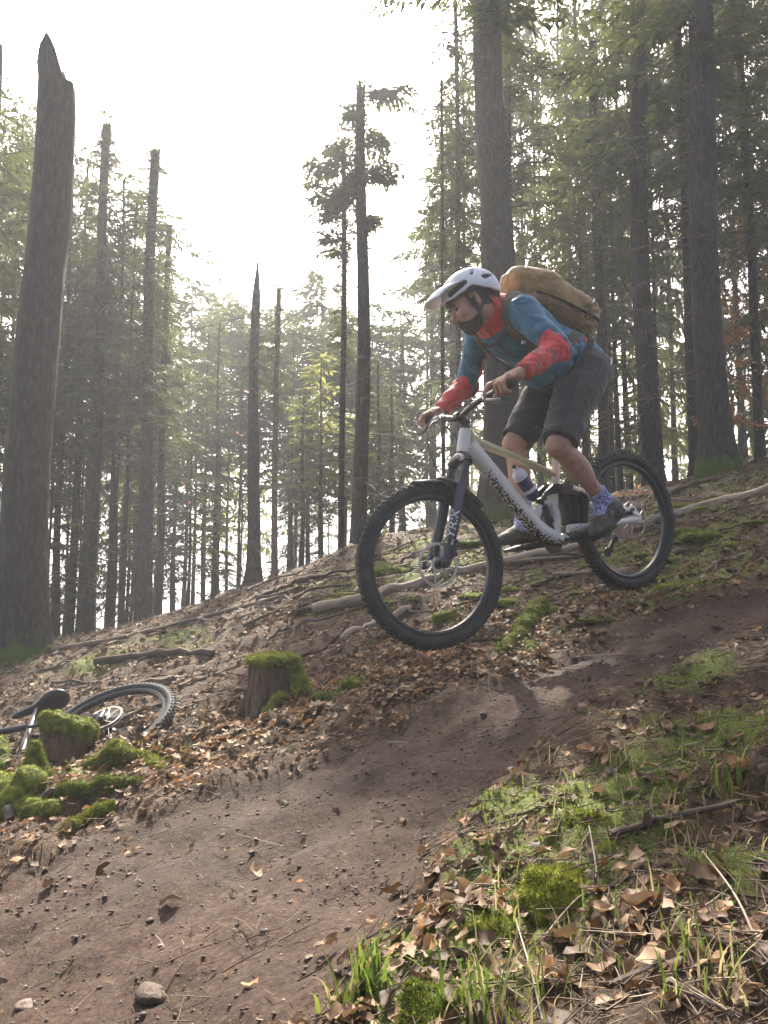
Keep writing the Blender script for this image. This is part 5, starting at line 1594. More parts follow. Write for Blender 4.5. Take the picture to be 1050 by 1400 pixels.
# --- bars
stm = MB().tube([B(0.981, 0.585), S(0.966, 0.622)], 0.020, 14).tube([S(0.972, 0.612), S(1.005, 0.648)], [0.020, 0.019], 14).disc(S(1.006, 0.648), ax_dir, 0.023, 0.05, 16)
stm.build('stem', M_BLACK, bike)
GR_L, GR_R = S(0.960, 0.700, 0.39), S(0.960, 0.700, -0.39)
bar_pts = [S(0.955, 0.702, 0.395), S(0.975, 0.692, 0.24), S(1.0, 0.672, 0.13), S(1.006, 0.649, 0.045), S(1.006, 0.648, 0), S(1.006, 0.649, -0.045), S(1.0, 0.672, -0.13), S(0.975, 0.692, -0.24), S(0.955, 0.702, -0.395)]
bars = MB().tube(spline(bar_pts, 6), 0.0135, 14).build('handlebar', M_BLACK, bike)
for s in (1, -1):
    g = MB().tube([S(0.955, 0.702, 0.400 * s), S(0.956, 0.702, 0.392 * s), S(0.970, 0.695, 0.27 * s)], [0.015, 0.0175, 0.016], 14)
    g.build('grip', M_GRIP, bars)
    lv = MB().tube(spline([S(0.990, 0.682, 0.215 * s), S(1.015, 0.672, 0.235 * s), S(1.020, 0.655, 0.29 * s), S(1.008, 0.645, 0.345 * s)], 5), [0.006] * 15 + [0.005], 8, flat=(1, 1.6))
    lv.tube([S(0.985, 0.690, 0.14 * s), S(0.998, 0.682, 0.225 * s)], [0.009, 0.013], 10)
    lv.box(S(0.982, 0.690, 0.20 * s), E1, E2, EL, (0.03, 0.03, 0.016))
    lv.build('brake_lever', M_GUNMETAL, bars)
    MB().tube(spline([S(0.998, 0.68, 0.14 * s), S(1.06, 0.67, 0.07 * s), S(1.085, 0.61, 0.02 * s), S(1.05, 0.55, 0.022 * s)], 6), 0.0026, 6).build('brake_hose', M_BLACK, bars)
MB().tube(spline([S(0.992, 0.68, -0.17), S(1.09, 0.64, -0.13), S(1.16, 0.52, -0.06), S(1.165, 0.40, 0.0), S(1.14, 0.28, 0.055), S(1.20, 0.13, 0.064)], 7), 0.0028, 6).build('brake_hose', M_BLACK, bars)
MB().tube(spline([S(0.985, 0.69, 0.15), S(1.05, 0.70, 0.05), S(1.075, 0.64, -0.02), S(1.03, 0.57, -0.03)], 6), 0.0026, 6).build('gear_cable', M_BLACK, bars)
# --- cranks, pedals and gears
BB = B(0.503, -0.021)
CRK = R(-3)
cdir = E1 * math.cos(CRK) + E2 * math.sin(CRK)
cr = MB().tube([BB - EL * 0.07, BB + EL * 0.07], 0.014, 14)
PED_L = BB - cdir * 0.168 + EL * 0.135
PED_R = BB + cdir * 0.168 - EL * 0.135
cr.tube([BB + EL * 0.066, BB + EL * 0.074 - cdir * 0.168], [0.019, 0.014], 12, flat=(1.2, 0.6), up=EL)
cr.tube([BB - EL * 0.066, BB - EL * 0.074 + cdir * 0.168], [0.019, 0.014], 12, flat=(1.2, 0.6), up=EL)
crank = cr.build('crank', M_BLACK, bike)
ch = MB(); cc = BB - EL * 0.05
nt_ = 64
ring = []
for i in range(nt_):
    t = 2 * math.pi * i / nt_; r_ = 0.066 + (0.004 if i % 2 else -0.001)
    ring.append(cc + r_ * (E1 * math.cos(t) + E2 * math.sin(t)))
ch.plate(ring, EL, 0.004)
ch.build('chainring', M_GUNMETAL, crank)
for s, P in ((1, PED_L), (-1, PED_R)):
    pm = MB()
    pd = cdir * math.cos(R(-20)) + E2 * math.sin(R(-20)) if s > 0 else cdir
    pm.box(P, pd, np.cross(EL, pd), EL, (0.10, 0.016, 0.10))
    for i in (-1, 0, 1):
        for j in (-1, 1):
            for k in (-1, 1):
                pm.tube([P + pd * 0.04 * i + EL * 0.042 * j, P + pd * 0.04 * i + EL * 0.042 * j + E2 * 0.013 * k], 0.0022, 6)
    pm.tube([P - EL * s * 0.07, P], 0.008, 10)
    pm.build('pedal', M_BLACK, crank, smooth=False)
cs = MB(); off = -0.048
for i, r_ in enumerate((0.098, 0.086, 0.074, 0.062, 0.050, 0.040, 0.030)):
    cs.disc(HUB_R + EL * (-0.030 - 0.004 * i), EL, r_, 0.002, 32)
cs.build('cassette', M_STEEL, bike)
dr = MB()
dj0, dj1 = B(0.030, -0.098, -0.055), B(0.050, -0.205, -0.050)
dj0 = B(0.04, -0.085, -0.06); dj1 = B(0.125, -0.150, -0.05)
dr.tube([B(-0.012, -0.01, -0.08), B(-0.02, -0.055, -0.09), dj0], [0.012, 0.018, 0.014], 10)
for P in (dj0, dj1):
    dr.disc(P, EL, 0.026, 0.006, 22)
dr.plate([dj0 + E2 * 0.016, dj0 - E1 * 0.016, dj1 - E2 * 0.016, dj1 + E1 * 0.016], EL, 0.012)
dr.build('derailleur', M_BLACK, bike)
chn = MB()
lowp = [cc - E2 * 0.067 + E1 * 0.005, dj1 - E2 * 0.026, dj0 + E1 * 0.02, HUB_R + EL * -0.04 + E2 * -0.06 + E1 * 0.03]
chn.tube(lowp, 0.004, 6, flat=(1, 1.4)); chn.tube([cc + E2 * 0.067, HUB_R + EL * -0.045 + E2 * 0.06], 0.004, 6, flat=(1, 1.4))
chn.build('chain', M_GUNMETAL, bike)
rc = MB().box(B(0.045, 0.045, 0.066), E1, E2, EL, (0.055, 0.035, 0.03)).disc(B(0.045, 0.045, 0.075), EL, 0.014, 0.02, 14)
rc.build('brake_caliper', M_BLACK, bike)

# --- drinking bottle in the frame
bo = empty('water_bottle', B(0.69, 0.225))
tag(bo, 'purple drinking bottle with white cap held on the bike frame', 'bottle')
b0, b1 = B(0.655, 0.215, 0.03), B(0.747, 0.370, 0.03)
bd = (b1 - b0) / np.linalg.norm(b1 - b0)
M_BOT = mat('purple_bottle', [(0.03, 0.022, 0.085), (0.05, 0.035, 0.13)], 0.35, 20, coat=0.3)
M_CAP = mat('white_cap', [(0.72, 0.70, 0.72), (0.6, 0.58, 0.6)], 0.4, 20)
MB().lathe(b0, bd, [(0.001, 0), (0.030, 0.002), (0.034, 0.01), (0.034, 0.105), (0.030, 0.12), (0.001, 0.12)], 24).build('bottle_body', M_BOT, bo)
MB().lathe(b0 + bd * 0.118, bd, [(0.001, 0), (0.035, 0.0), (0.036, 0.022), (0.031, 0.036), (0.016, 0.048), (0.014, 0.062), (0.001, 0.064)], 24).build('bottle_cap', M_CAP, bo)
MB().lathe(b0, bd, [(0.0345, 0.038), (0.0348, 0.039), (0.0348, 0.056), (0.0345, 0.057)], 24).build('label_band', M_DECAL, bo)
MB().lathe(b0 + bd * 0.18, bd, [(0.001, 0), (0.010, 0.0), (0.011, 0.010), (0.006, 0.016), (0.001, 0.017)], 16).build('spout', M_GRIP, bo)
# ------------------------------------------------------------------ the rider
def skin_material():
    return mat('skin', [(0.36, 0.19, 0.125), (0.45, 0.25, 0.17), (0.52, 0.31, 0.22)], 0.55, 14, 0.08, 90, lo=0.3, hi=0.7)
M_SKIN = skin_material()
M_DIRTSKIN = mat('muddy_skin', [(0.15, 0.085, 0.06), (0.38, 0.21, 0.145), (0.45, 0.26, 0.18)], 0.65, 22, 0.1, 120, lo=0.28, hi=0.52)
M_BEARD = mat('beard_hair', [(0.03, 0.02, 0.015), (0.085, 0.055, 0.04)], 0.8, 120, 0.8, 300)
M_BLUE = mat('blue_jacket_cloth', [(0.020, 0.10, 0.19), (0.022, 0.145, 0.27), (0.03, 0.19, 0.33)], 0.62, 7, 0.15, 60, sheen=0.2, lo=0.25, hi=0.75)
M_RED = mat('red_jacket_cloth', [(0.16, 0.045, 0.035), (0.48, 0.028, 0.024), (0.56, 0.036, 0.03)], 0.62, 11, 0.15, 60, sheen=0.2, lo=0.33, hi=0.52)
M_SHORT = mat('charcoal_cloth', [(0.028, 0.028, 0.034), (0.045, 0.045, 0.052)], 0.8, 12, 0.2, 180, sheen=0.3)
M_SHORT2 = mat('grey_side_panel', [(0.06, 0.056, 0.056), (0.085, 0.08, 0.078)], 0.8, 12, 0.2, 180, sheen=0.3)
M_SHOE = mat('dark_shoe', [(0.035, 0.031, 0.028), (0.075, 0.066, 0.058), (0.11, 0.095, 0.08)], 0.75, 30, 0.3, 90)
M_SOLE = mat('black_sole', [(0.012, 0.012, 0.012), (0.04, 0.034, 0.028)], 0.85, 40, 0.4)
M_TAN = mat('tan_pack_cloth', [(0.17, 0.095, 0.028), (0.27, 0.16, 0.05), (0.34, 0.21, 0.075)], 0.7, 9, 0.25, 45, sheen=0.2, lo=0.3, hi=0.7)
M_WEB = mat('dark_webbing', [(0.02, 0.02, 0.021), (0.04, 0.04, 0.04)], 0.8, 60, 0.3)
M_OLIVE = mat('olive_strap', [(0.065, 0.052, 0.036), (0.11, 0.09, 0.062)], 0.8, 30, 0.3)
M_HELM = mat('white_helmet_shell', [(0.62, 0.63, 0.68), (0.72, 0.73, 0.77)], 0.42, 12, coat=0.15)
M_EPS = mat('helmet_liner', [(0.03, 0.03, 0.033), (0.06, 0.06, 0.065)], 0.8, 40)
def two_tone(name, a, b, sa, sb, rough=0.62):
    m = bpy.data.materials.new(name); m.use_nodes = True
    nt = m.node_tree; N = nt.nodes; L = nt.links; p = N['Principled BSDF']
    p.inputs['Roughness'].default_value = rough; p.inputs['Sheen Weight'].default_value = 0.15
    tc = N.new('ShaderNodeTexCoord')
    def ramp(cols, sc, lo, hi):
        nz = N.new('ShaderNodeTexNoise'); nz.inputs['Scale'].default_value = sc; nz.inputs['Detail'].default_value = 6; nz.inputs['Roughness'].default_value = 0.65
        L.new(tc.outputs['Object'], nz.inputs['Vector'])
        c = N.new('ShaderNodeValToRGB'); e = c.color_ramp.elements
        e[0].position, e[0].color = lo, (*cols[0], 1); e[1].position, e[1].color = hi, (*cols[-1], 1)
        for i, q in enumerate(cols[1:-1]):
            x = e.new(lo + (hi - lo) * (i + 1) / (len(cols) - 1)); x.color = (*q, 1)
        L.new(nz.outputs['Fac'], c.inputs['Fac']); return c.outputs['Color']
    at_ = N.new('ShaderNodeAttribute'); at_.attribute_name = 'panel'
    r = N.new('ShaderNodeMapRange'); r.inputs[1].default_value = -0.0012; r.inputs[2].default_value = 0.0012; L.new(at_.outputs['Fac'], r.inputs[0])
    mx = N.new('ShaderNodeMix'); mx.data_type = 'RGBA'
    L.new(r.outputs[0], mx.inputs[0]); L.new(ramp(a, *sa), mx.inputs[6]); L.new(ramp(b, *sb), mx.inputs[7]); L.new(mx.outputs[2], p.inputs['Base Color'])
    n2 = N.new('ShaderNodeTexNoise'); n2.inputs['Scale'].default_value = 55; n2.inputs['Detail'].default_value = 5; L.new(tc.outputs['Object'], n2.inputs['Vector'])
    bp_ = N.new('ShaderNodeBump'); bp_.inputs['Strength'].default_value = 0.2; bp_.inputs['Distance'].default_value = 0.02
    L.new(n2.outputs['Fac'], bp_.inputs['Height']); L.new(bp_.outputs['Normal'], p.inputs['Normal'])
    return m
M_JACKET = two_tone('blue_and_red_jacket_cloth', [(0.008, 0.085, 0.15), (0.010, 0.135, 0.225), (0.014, 0.18, 0.29)], [(0.13, 0.045, 0.035), (0.48, 0.026, 0.022), (0.58, 0.034, 0.028)], (7, 0.25, 0.75), (13, 0.36, 0.50))
M_SHORTS = two_tone('charcoal_shorts_cloth', [(0.014, 0.0145, 0.019), (0.025, 0.025, 0.030)], [(0.028, 0.026, 0.026), (0.046, 0.043, 0.042)], (12, 0.3, 0.7), (12, 0.3, 0.7), 0.8)
def set_panel(o, fn):
    n = len(o.data.vertices); co = np.zeros(n * 3, dtype=np.float32); o.data.vertices.foreach_get('co', co)
    a = o.data.attributes.new('panel', 'FLOAT', 'POINT'); a.data.foreach_set('value', fn(co.reshape(-1, 3).astype(float)).astype(np.float32))
def sock_material():
    m = bpy.data.materials.new('patterned_sock'); m.use_nodes = True
    nt = m.node_tree; N = nt.nodes; L = nt.links; b = N['Principled BSDF']; b.inputs['Roughness'].default_value = 0.9
    tc = N.new('ShaderNodeTexCoord'); mp = N.new('ShaderNodeMapping'); mp.inputs['Scale'].default_value = (60, 60, 150)
    mp.inputs['Rotation'].default_value = (0.5, 0.3, 0)
    vz = N.new('ShaderNodeTexNoise'); vz.inputs['Scale'].default_value = 1.0; vz.inputs['Detail'].default_value = 1
    cr = N.new('ShaderNodeValToRGB'); cr.color_ramp.interpolation = 'CONSTANT'
    el = cr.color_ramp.elements
    el[0].position = 0; el[0].color = (0.05, 0.06, 0.25, 1); el[1].position = 0.42; el[1].color = (0.22, 0.30, 0.55, 1)
    for p, c in ((0.50, (0.6, 0.62, 0.7)), (0.57, (0.10, 0.14, 0.38)), (0.66, (0.35, 0.06, 0.09))):
        e = el.new(p); e.color = (*c, 1)
    L.new(tc.outputs['Object'], mp.inputs['Vector']); L.new(mp.outputs['Vector'], vz.inputs['Vector']); L.new(vz.outputs['Fac'], cr.inputs['Fac']); L.new(cr.outputs['Color'], b.inputs['Base Color'])
    return m
M_SOCK = sock_material()

# joints, in the bike's own frame (along, up, towards the rider's left)
HIP = {1: B(0.235, 0.795, 0.095), -1: B(0.245, 0.800, -0.095)}
KNEE = {1: B(0.560, 0.440, 0.150), -1: B(0.570, 0.495, -0.140)}
ANK = {1: B(0.292, 0.128, 0.135), -1: B(0.600, 0.080, -0.130)}
SHO = {1: B(0.665, 1.065, 0.190), -1: B(0.620, 1.085, -0.195)}
ELB = {1: B(0.658, 0.862, 0.345), -1: B(0.618, 0.852, -0.380)}
WRI = {1: S(0.895, 0.742, 0.355), -1: S(0.885, 0.735, -0.355)}
PEL, MID, CHE, NEC = B(0.235, 0.835), B(0.400, 0.955), B(0.560, 1.050), B(0.690, 1.130)
TT = (NEC - PEL) / np.linalg.norm(NEC - PEL); TN = np.cross(EL, TT); TN = TN if TN[2] > 0 else -TN     # along the spine, out of the back
def lerp(a, b, t): return a + (b - a) * t
def bounds(pts, m):
    P = np.array(pts); return P.min(0) - m, P.max(0) + m

# head frame
_c, _s = math.cos(R(-27)), math.sin(R(-27))
_hx = np.array([_hh[0] * _c - _hh[1] * _s, _hh[0] * _s + _hh[1] * _c, 0])
HPIT = R(-30)
HX = _hx * math.cos(HPIT) + np.array([0, 0, math.sin(HPIT)])
HY = np.array([-_hx[1], _hx[0], 0]); HZ = np.cross(HX, HY)
HC = B(0.815, 1.182, 0.0)
def H(x, y, z): return HC + x * HX + y * HY + z * HZ
HA = [HX, HY, HZ]
def head_sdf(P):
    d = d_ell(P, H(-0.012, 0, 0.035), HA, (0.100, 0.077, 0.092))
    d = smin(d, d_ell(P, H(0.034, 0, -0.035), HA, (0.064, 0.060, 0.085)), 0.03)
    d = smin(d, d_ell(P, H(0.060, 0, -0.103), HA, (0.036, 0.034, 0.024)), 0.03)
    for s in (1, -1):
        d = smin(d, d_cap(P, H(-0.005, 0.056 * s, -0.060), H(0.055, 0.030 * s, -0.108), 0.020, 0.018), 0.025)
        d = smin(d, d_ell(P, H(0.062, 0.040 * s, -0.030), HA, (0.026, 0.022, 0.020)), 0.02)      # cheekbone
        d = smin(d, d_cap(P, H(0.092, 0.012 * s, 0.020), H(0.080, 0.048 * s, 0.016), 0.009), 0.012)
        d = -smin(-d, np.linalg.norm(P - H(0.108, 0.031 * s, 0.000), axis=1) - 0.017, 0.010)     # eye socket
        d = smin(d, d_ell(P, H(-0.010, 0.076 * s, -0.012), HA, (0.017, 0.010, 0.031)), 0.008)    # ear
        d = -smin(-d, d_ell(P, H(-0.005, 0.088 * s, -0.010), HA, (0.008, 0.006, 0.017)), 0.005)
    d = smin(d, d_cap(P, H(0.094, 0, 0.004), H(0.117, 0, -0.040), 0.008, 0.0125), 0.010)
    for s in (1, -1):
        d = smin(d, np.linalg.norm(P - H(0.103, 0.012 * s, -0.046), axis=1) - 0.009, 0.006)
    d = smin(d, d_ell(P, H(0.094, 0, -0.068), HA, (0.010, 0.023, 0.0065)), 0.007)
    d = smin(d, d_ell(P, H(0.091, 0, -0.082), HA, (0.010, 0.020, 0.0075)), 0.007)
    d = smin(d, d_cap(P, H(-0.030, 0, -0.060), NEC - TT * 0.03, 0.056, 0.066), 0.03)
    return d
def arm_sdf(s):
    G = S(0.963, 0.699, 0.335 * s); g = (S(0.955, 0.702, 0.4 * s) - S(0.97, 0.695, 0.27 * s)); g /= np.linalg.norm(g)   # outwards along the bar
    def q(a, b, c): return G + a * E1 + b * E2 + c * g
    pl = [E1 * 0.90 - E2 * 0.42, g, np.cross(E1 * 0.90 - E2 * 0.42, g)]
    pl = [x / np.linalg.norm(x) for x in pl]
    fing = []
    for i, (c, l) in enumerate(((-0.036, 1.0), (-0.013, 1.06), (0.010, 1.0), (0.031, 0.85))):
        if i == 0:
            fing.append([q(0.010, 0.036, c), q(0.052, 0.026, c - 0.008), q(0.078, -0.002, c - 0.014), q(0.080, -0.028, c - 0.014)])
        else:
            fing.append([q(0.008, 0.037, c), q(0.040 * l, 0.016, c - 0.001), q(0.034 * l, -0.022, c), q(0.006, -0.032, c)])
    thumb = [q(-0.045, 0.020, -0.028), q(-0.020, 0.004, -0.052), q(0.006, -0.018, -0.058), q(0.022, -0.026, -0.052)]
    W = WRI[s]
    def f(P):
        d = d_ell(P, q(-0.025, 0.036, 0.0), pl, (0.050, 0.047, 0.018))
        d = smin(d, d_cap(P, W, q(-0.035, 0.036, -0.002), 0.027, 0.026), 0.02)
        d = smin(d, d_cap(P, lerp(W, ELB[s], 0.35), W, 0.036, 0.027), 0.015)
        d = smin(d, d_cap(P, q(0.004, 0.037, -0.036), q(0.004, 0.036, 0.031), 0.0125), 0.012)
        for fi in fing:
            e = np.full(len(P), 9.0)
            for a, b, r0, r1 in zip(fi[:-1], fi[1:], (0.0102, 0.0094, 0.0086), (0.0094, 0.0086, 0.0075)):
                e = smin(e, d_cap(P, a, b, r0, r1), 0.003)
            d = smin(d, e, 0.004)
        e = np.full(len(P), 9.0)
        for a, b, r0, r1 in zip(thumb[:-1], thumb[1:], (0.0135, 0.0115, 0.0100), (0.0115, 0.0100, 0.0085)):
            e = smin(e, d_cap(P, a, b, r0, r1), 0.004)
        return smin(d, e, 0.010)
    pts = [p for fi in fing for p in fi] + thumb + [lerp(W, ELB[s], 0.35)]
    return f, bounds(pts, 0.05)
def leg_sdf(s):
    K, A = KNEE[s], ANK[s]
    D = (A - K) / np.linalg.norm(A - K)
    back = -E1 - D * (-E1 @ D); back /= np.linalg.norm(back)
    def f(P):
        d = d_cap(P, lerp(K, HIP[s], 0.45), K, 0.075, 0.056)
        d = smin(d, d_ell(P, K - back * 0.016, [D, EL, back], (0.045, 0.042, 0.044)), 0.02)
        d = smin(d, d_cap(P, K, lerp(K, A, 0.45), 0.050, 0.046), 0.02)
        d = smin(d, d_ell(P, lerp(K, A, 0.34) + back * 0.020, [D, EL, back], (0.125, 0.052, 0.046)), 0.03)
        d = smin(d, d_cap(P, lerp(K, A, 0.45), A, 0.042, 0.034), 0.03)
        return d
    return f, bounds([lerp(K, HIP[s], 0.45), K, A], 0.10)
def torso_core(P):
    d = d_cap(P, PEL, CHE, 0.10, 0.11)
    d = smin(d, d_cap(P, CHE, NEC, 0.09, 0.06), 0.05)
    for s in (1, -1):
        d = smin(d, d_cap(P, CHE, SHO[s], 0.07, 0.048), 0.03)
        d = smin(d, d_cap(P, SHO[s], ELB[s], 0.046, 0.038), 0.02)
        d = smin(d, d_cap(P, ELB[s], WRI[s], 0.036, 0.024), 0.02)
        d = smin(d, d_cap(P, PEL, HIP[s], 0.09, 0.085), 0.03)
        d = smin(d, d_cap(P, HIP[s], KNEE[s], 0.080, 0.050), 0.03)
    return d
bodyV, bodyF, bodyM, nb = [], [], [], 0
allj = [PEL, CHE, NEC] + [d_[s] for d_ in (HIP, KNEE, SHO, ELB, WRI) for s in (1, -1)]
jobs = [(head_sdf, bounds([H(-0.1, -0.09, -0.12), H(0.12, 0.09, 0.13), NEC], 0.05), 0.0045, 0), (torso_core, bounds(allj, 0.12), 0.014, 0)]
for s in (1, -1):
    f, b = arm_sdf(s); jobs.append((f, b, 0.0042, 0))
    f, b = leg_sdf(s); jobs.append((f, b, 0.008, 1))
for f, (lo, hi), hh, m_ in jobs:
    V, F = surface_nets(f, lo, hi, hh)
    bodyV.append(V); bodyF.append(F + nb); bodyM.append(np.full(len(F), m_)); nb += len(V)
person = mesh_obj('person', np.concatenate(bodyV) - 0, np.concatenate(bodyF), [M_SKIN, M_DIRTSKIN], None, True, np.concatenate(bodyM))
tag(person, 'bearded rider in blue and red jacket crouching over the airborne bike', 'person')

def seam_on(fn, pts, r, m, name, parent, off=0.002):
    '''a thin raised seam drawn over a surface'''
    Q = []
    for p in spline(np.array(pts), 5):
        p = p[None]
        for _ in range(6):
            d = fn(p)[0] - off
            g = np.array([fn(p + e)[0] - fn(p - e)[0] for e in np.eye(3) * 0.005]); g /= np.linalg.norm(g) + 1e-9
            p = p - g * d * 0.8
        Q.append(p[0])
    return MB().tube(Q, r, 6).build(name, m, parent)
def hem_cut(d, P, point, normal):
    return np.maximum(d, (P - point) @ (normal / np.linalg.norm(normal)))
# --- shorts
def shorts_sdf(P):
    d = d_ell(P, PEL - TT * 0.02, [TT, EL, TN], (0.145, 0.175, 0.135))
    e = None
    for s in (1, -1):
        K, Hp = KNEE[s], HIP[s]
        D = (K - Hp) / np.linalg.norm(K - Hp)
        a = d_cap(P, Hp, lerp(Hp, K, 0.97), 0.118, 0.090)
        a = smin(a, d_cap(P, B(0.17, 0.80, 0.085 * s), lerp(Hp, K, 0.35), 0.105, 0.095), 0.04)
        hemn = D * 0.96 + E2 * -0.06
        a = hem_cut(a, P, lerp(Hp, K, 0.955 if s > 0 else 0.945), hemn)
        e = a if e is None else smin(e, a, 0.025)
    d = smin(d, e, 0.05)
    return d
def folds(P, amp, sc, seed=3, along=None):
    q = P * sc
    n = fbm(q[:, 0], q[:, 1], q[:, 2], octaves=3, seed=seed)
    r = 1 - np.abs(fbm(q[:, 0] * 0.8 + 5, q[:, 1] * 0.8, q[:, 2] * 1.7, octaves=2, seed=seed + 9))
    w = np.abs(fbm(q[:, 0] * 1.7 + 11, q[:, 1] * 1.7, q[:, 2] * 2.6, octaves=2, seed=seed + 23))
    return amp * (0.5 * n + 0.8 * (r - 0.6) - 0.55 * np.exp(-(w / 0.10) ** 2))
def pick_shorts(C):
    # the outer panel of the near leg is a lighter grey
    K, Hp = KNEE[1], HIP[1]
    ab = K - Hp; t = np.clip(((C - Hp) @ ab) / (ab @ ab), -0.6, 1)
    side = (C - (Hp + t[:, None] * ab))
    return np.minimum(side @ (-E1 * 0.75 + EL * 0.65) - 0.015, (C - HUB_R) @ EL)
lo, hi = bounds([HIP[1], HIP[-1], KNEE[1], KNEE[-1], PEL], 0.20)
sh = sdf_obj('shorts', shorts_sdf, lo, hi, 0.010, M_SHORTS, person, None, lambda P: folds(P, 0.010, 8, 3))
set_panel(sh, pick_shorts)
# --- jacket
def jacket_core(P):
    d = d_ell(P, CHE + TN * 0.0, [TT, EL, TN], (0.215, 0.190, 0.140))
    d = smin(d, d_ell(P, MID, [TT, EL, TN], (0.24, 0.170, 0.130)), 0.06)
    d = smin(d, d_ell(P, B(0.395, 0.850), [E1, EL, E2], (0.125, 0.150, 0.105)), 0.08)
    d = smin(d, d_ell(P, B(0.205, 0.885), [TT, EL, TN], (0.165, 0.172, 0.105)), 0.06)
    d = smin(d, d_cap(P, CHE, NEC - TT * 0.01, 0.12, 0.085), 0.06)
    return d
def jacket_sdf(P):
    d = jacket_core(P)
    d = hem_cut(d, P, B(0.24, 0.828), B(0.0, -1.0) - B(0, 0) - 0.42 * E1)
    for s in (1, -1):
        a = d_cap(P, lerp(CHE, SHO[s], 0.55) + TN * 0.015, SHO[s] + TN * 0.004, 0.085, 0.076)
        a = smin(a, d_cap(P, SHO[s], ELB[s], 0.070, 0.058), 0.03)
        a = smin(a, d_cap(P, ELB[s], lerp(ELB[s], WRI[s], 0.55), 0.057, 0.049), 0.03)
        a = smin(a, d_cap(P, lerp(ELB[s], WRI[s], 0.5), lerp(ELB[s], WRI[s], 0.97), 0.052, 0.041), 0.02)
        wd = (WRI[s] - ELB[s])
        a = hem_cut(a, P, lerp(ELB[s], WRI[s], 0.93), wd)
        d = smin(d, a, 0.035)
    return d
def pick_jacket(C):
    """positive where the cloth is red"""
    red = np.full(len(C), -1.0)
    for s in (1, -1):
        ab = WRI[s] - ELB[s]; la = np.linalg.norm(ab); t = ((C - ELB[s]) @ ab) / la
        dist = np.linalg.norm(C - ELB[s] - np.clip(t / la, 0, 1)[:, None] * ab, axis=1)
        ua = ELB[s] - SHO[s]; lu = np.linalg.norm(ua); tu = ((C - SHO[s]) @ ua) / lu
        edge = -0.012 if s > 0 else 0.030
        v = np.minimum(t - edge, 0.10 - dist)
        v = np.minimum(v, tu - 0.70 * lu)
        red = np.maximum(red, v)
        if s < 0:   # red strip down the inside of the far sleeve
            cen = SHO[s] + np.clip(tu / lu, 0, 1)[:, None] * ua
            st = np.minimum(np.minimum(tu - 0.25 * lu, 1.2 * lu - tu), 0.10 - np.linalg.norm(C - cen, axis=1))
            red = np.maximum(red, np.minimum(st, (C - cen) @ (EL * 0.8 - E1 * 0.6) - 0.045))
    q = C - NEC
    red = np.maximum(red, np.minimum(q @ TT + 0.030, 0.16 - np.linalg.norm(q, axis=1)))
    w = C - HUB_R
    poc = np.minimum(0.014 - np.abs(w @ E1 - 0.235 - 0.25 * (w @ E2 - 0.90)), np.minimum(w @ EL - 0.10, 0.04 - np.abs(w @ E2 - 0.92)))
    return np.maximum(red, poc)
lo, hi = bounds([PEL - TT * 0.1, NEC, B(0.39, 0.74)] + [q[s] for q in (SHO, ELB, WRI) for s in (1, -1)], 0.15)
jk = sdf_obj('jacket', jacket_sdf, lo, hi, 0.0095, M_JACKET, person, None, lambda P: folds(P, 0.016, 9.5, 21))
set_panel(jk, pick_jacket)
seam_on(jacket_sdf, [B(0.745, 1.06, 0.01), B(0.70, 0.95, 0.02), B(0.60, 0.84, 0.02), B(0.50, 0.77, 0.02), B(0.43, 0.75, 0.02)], 0.003, M_SHORT, 'zip', person, 0.006)
seam_on(jacket_sdf, [B(0.30, 0.96, 0.19), B(0.33, 0.86, 0.18), B(0.36, 0.78, 0.16)], 0.0035, M_SHORT, 'pocket_zip', person, 0.006)
seam_on(shorts_sdf, [HIP[1] + EL * 0.10 + TN * 0.02, lerp(HIP[1], KNEE[1], 0.4) + EL * 0.10, lerp(HIP[1], KNEE[1], 0.92) + EL * 0.09], 0.003, M_SHORT, 'side_seam', person, 0.006)
seam_on(shorts_sdf, [B(0.13, 0.83, 0.17), B(0.15, 0.81, 0.19), B(0.17, 0.80, 0.19)], 0.004, M_DECAL, 'white_mark', person, 0.008)
# collar: a hollow standing band round the neck
CA, CB_ = B(0.665, 1.112), B(0.778, 1.160)
def collar_sdf(P):
    d = d_cap(P, CA - (CB_ - CA) * 0.6, CB_ + (CB_ - CA) * 0.5, 0.096, 0.088)
    inner = d_cap(P, CA - (CB_ - CA) * 0.6, CB_ + (CB_ - CA) * 0.5, 0.086, 0.078)
    d = np.maximum(d, -inner)
    nn = (CB_ - CA) / np.linalg.norm(CB_ - CA)
    d = np.maximum(d, (P - (CB_ - nn * 0.012)) @ (nn * 0.85 - HZ * 0.52))
    return np.maximum(d, -(P - CA + nn * 0.035) @ nn)
lo, hi = bounds([CA, CB_], 0.14)
sdf_obj('collar', collar_sdf, lo, hi, 0.006, M_RED, person, None, lambda P: folds(P, 0.005, 12, 44))
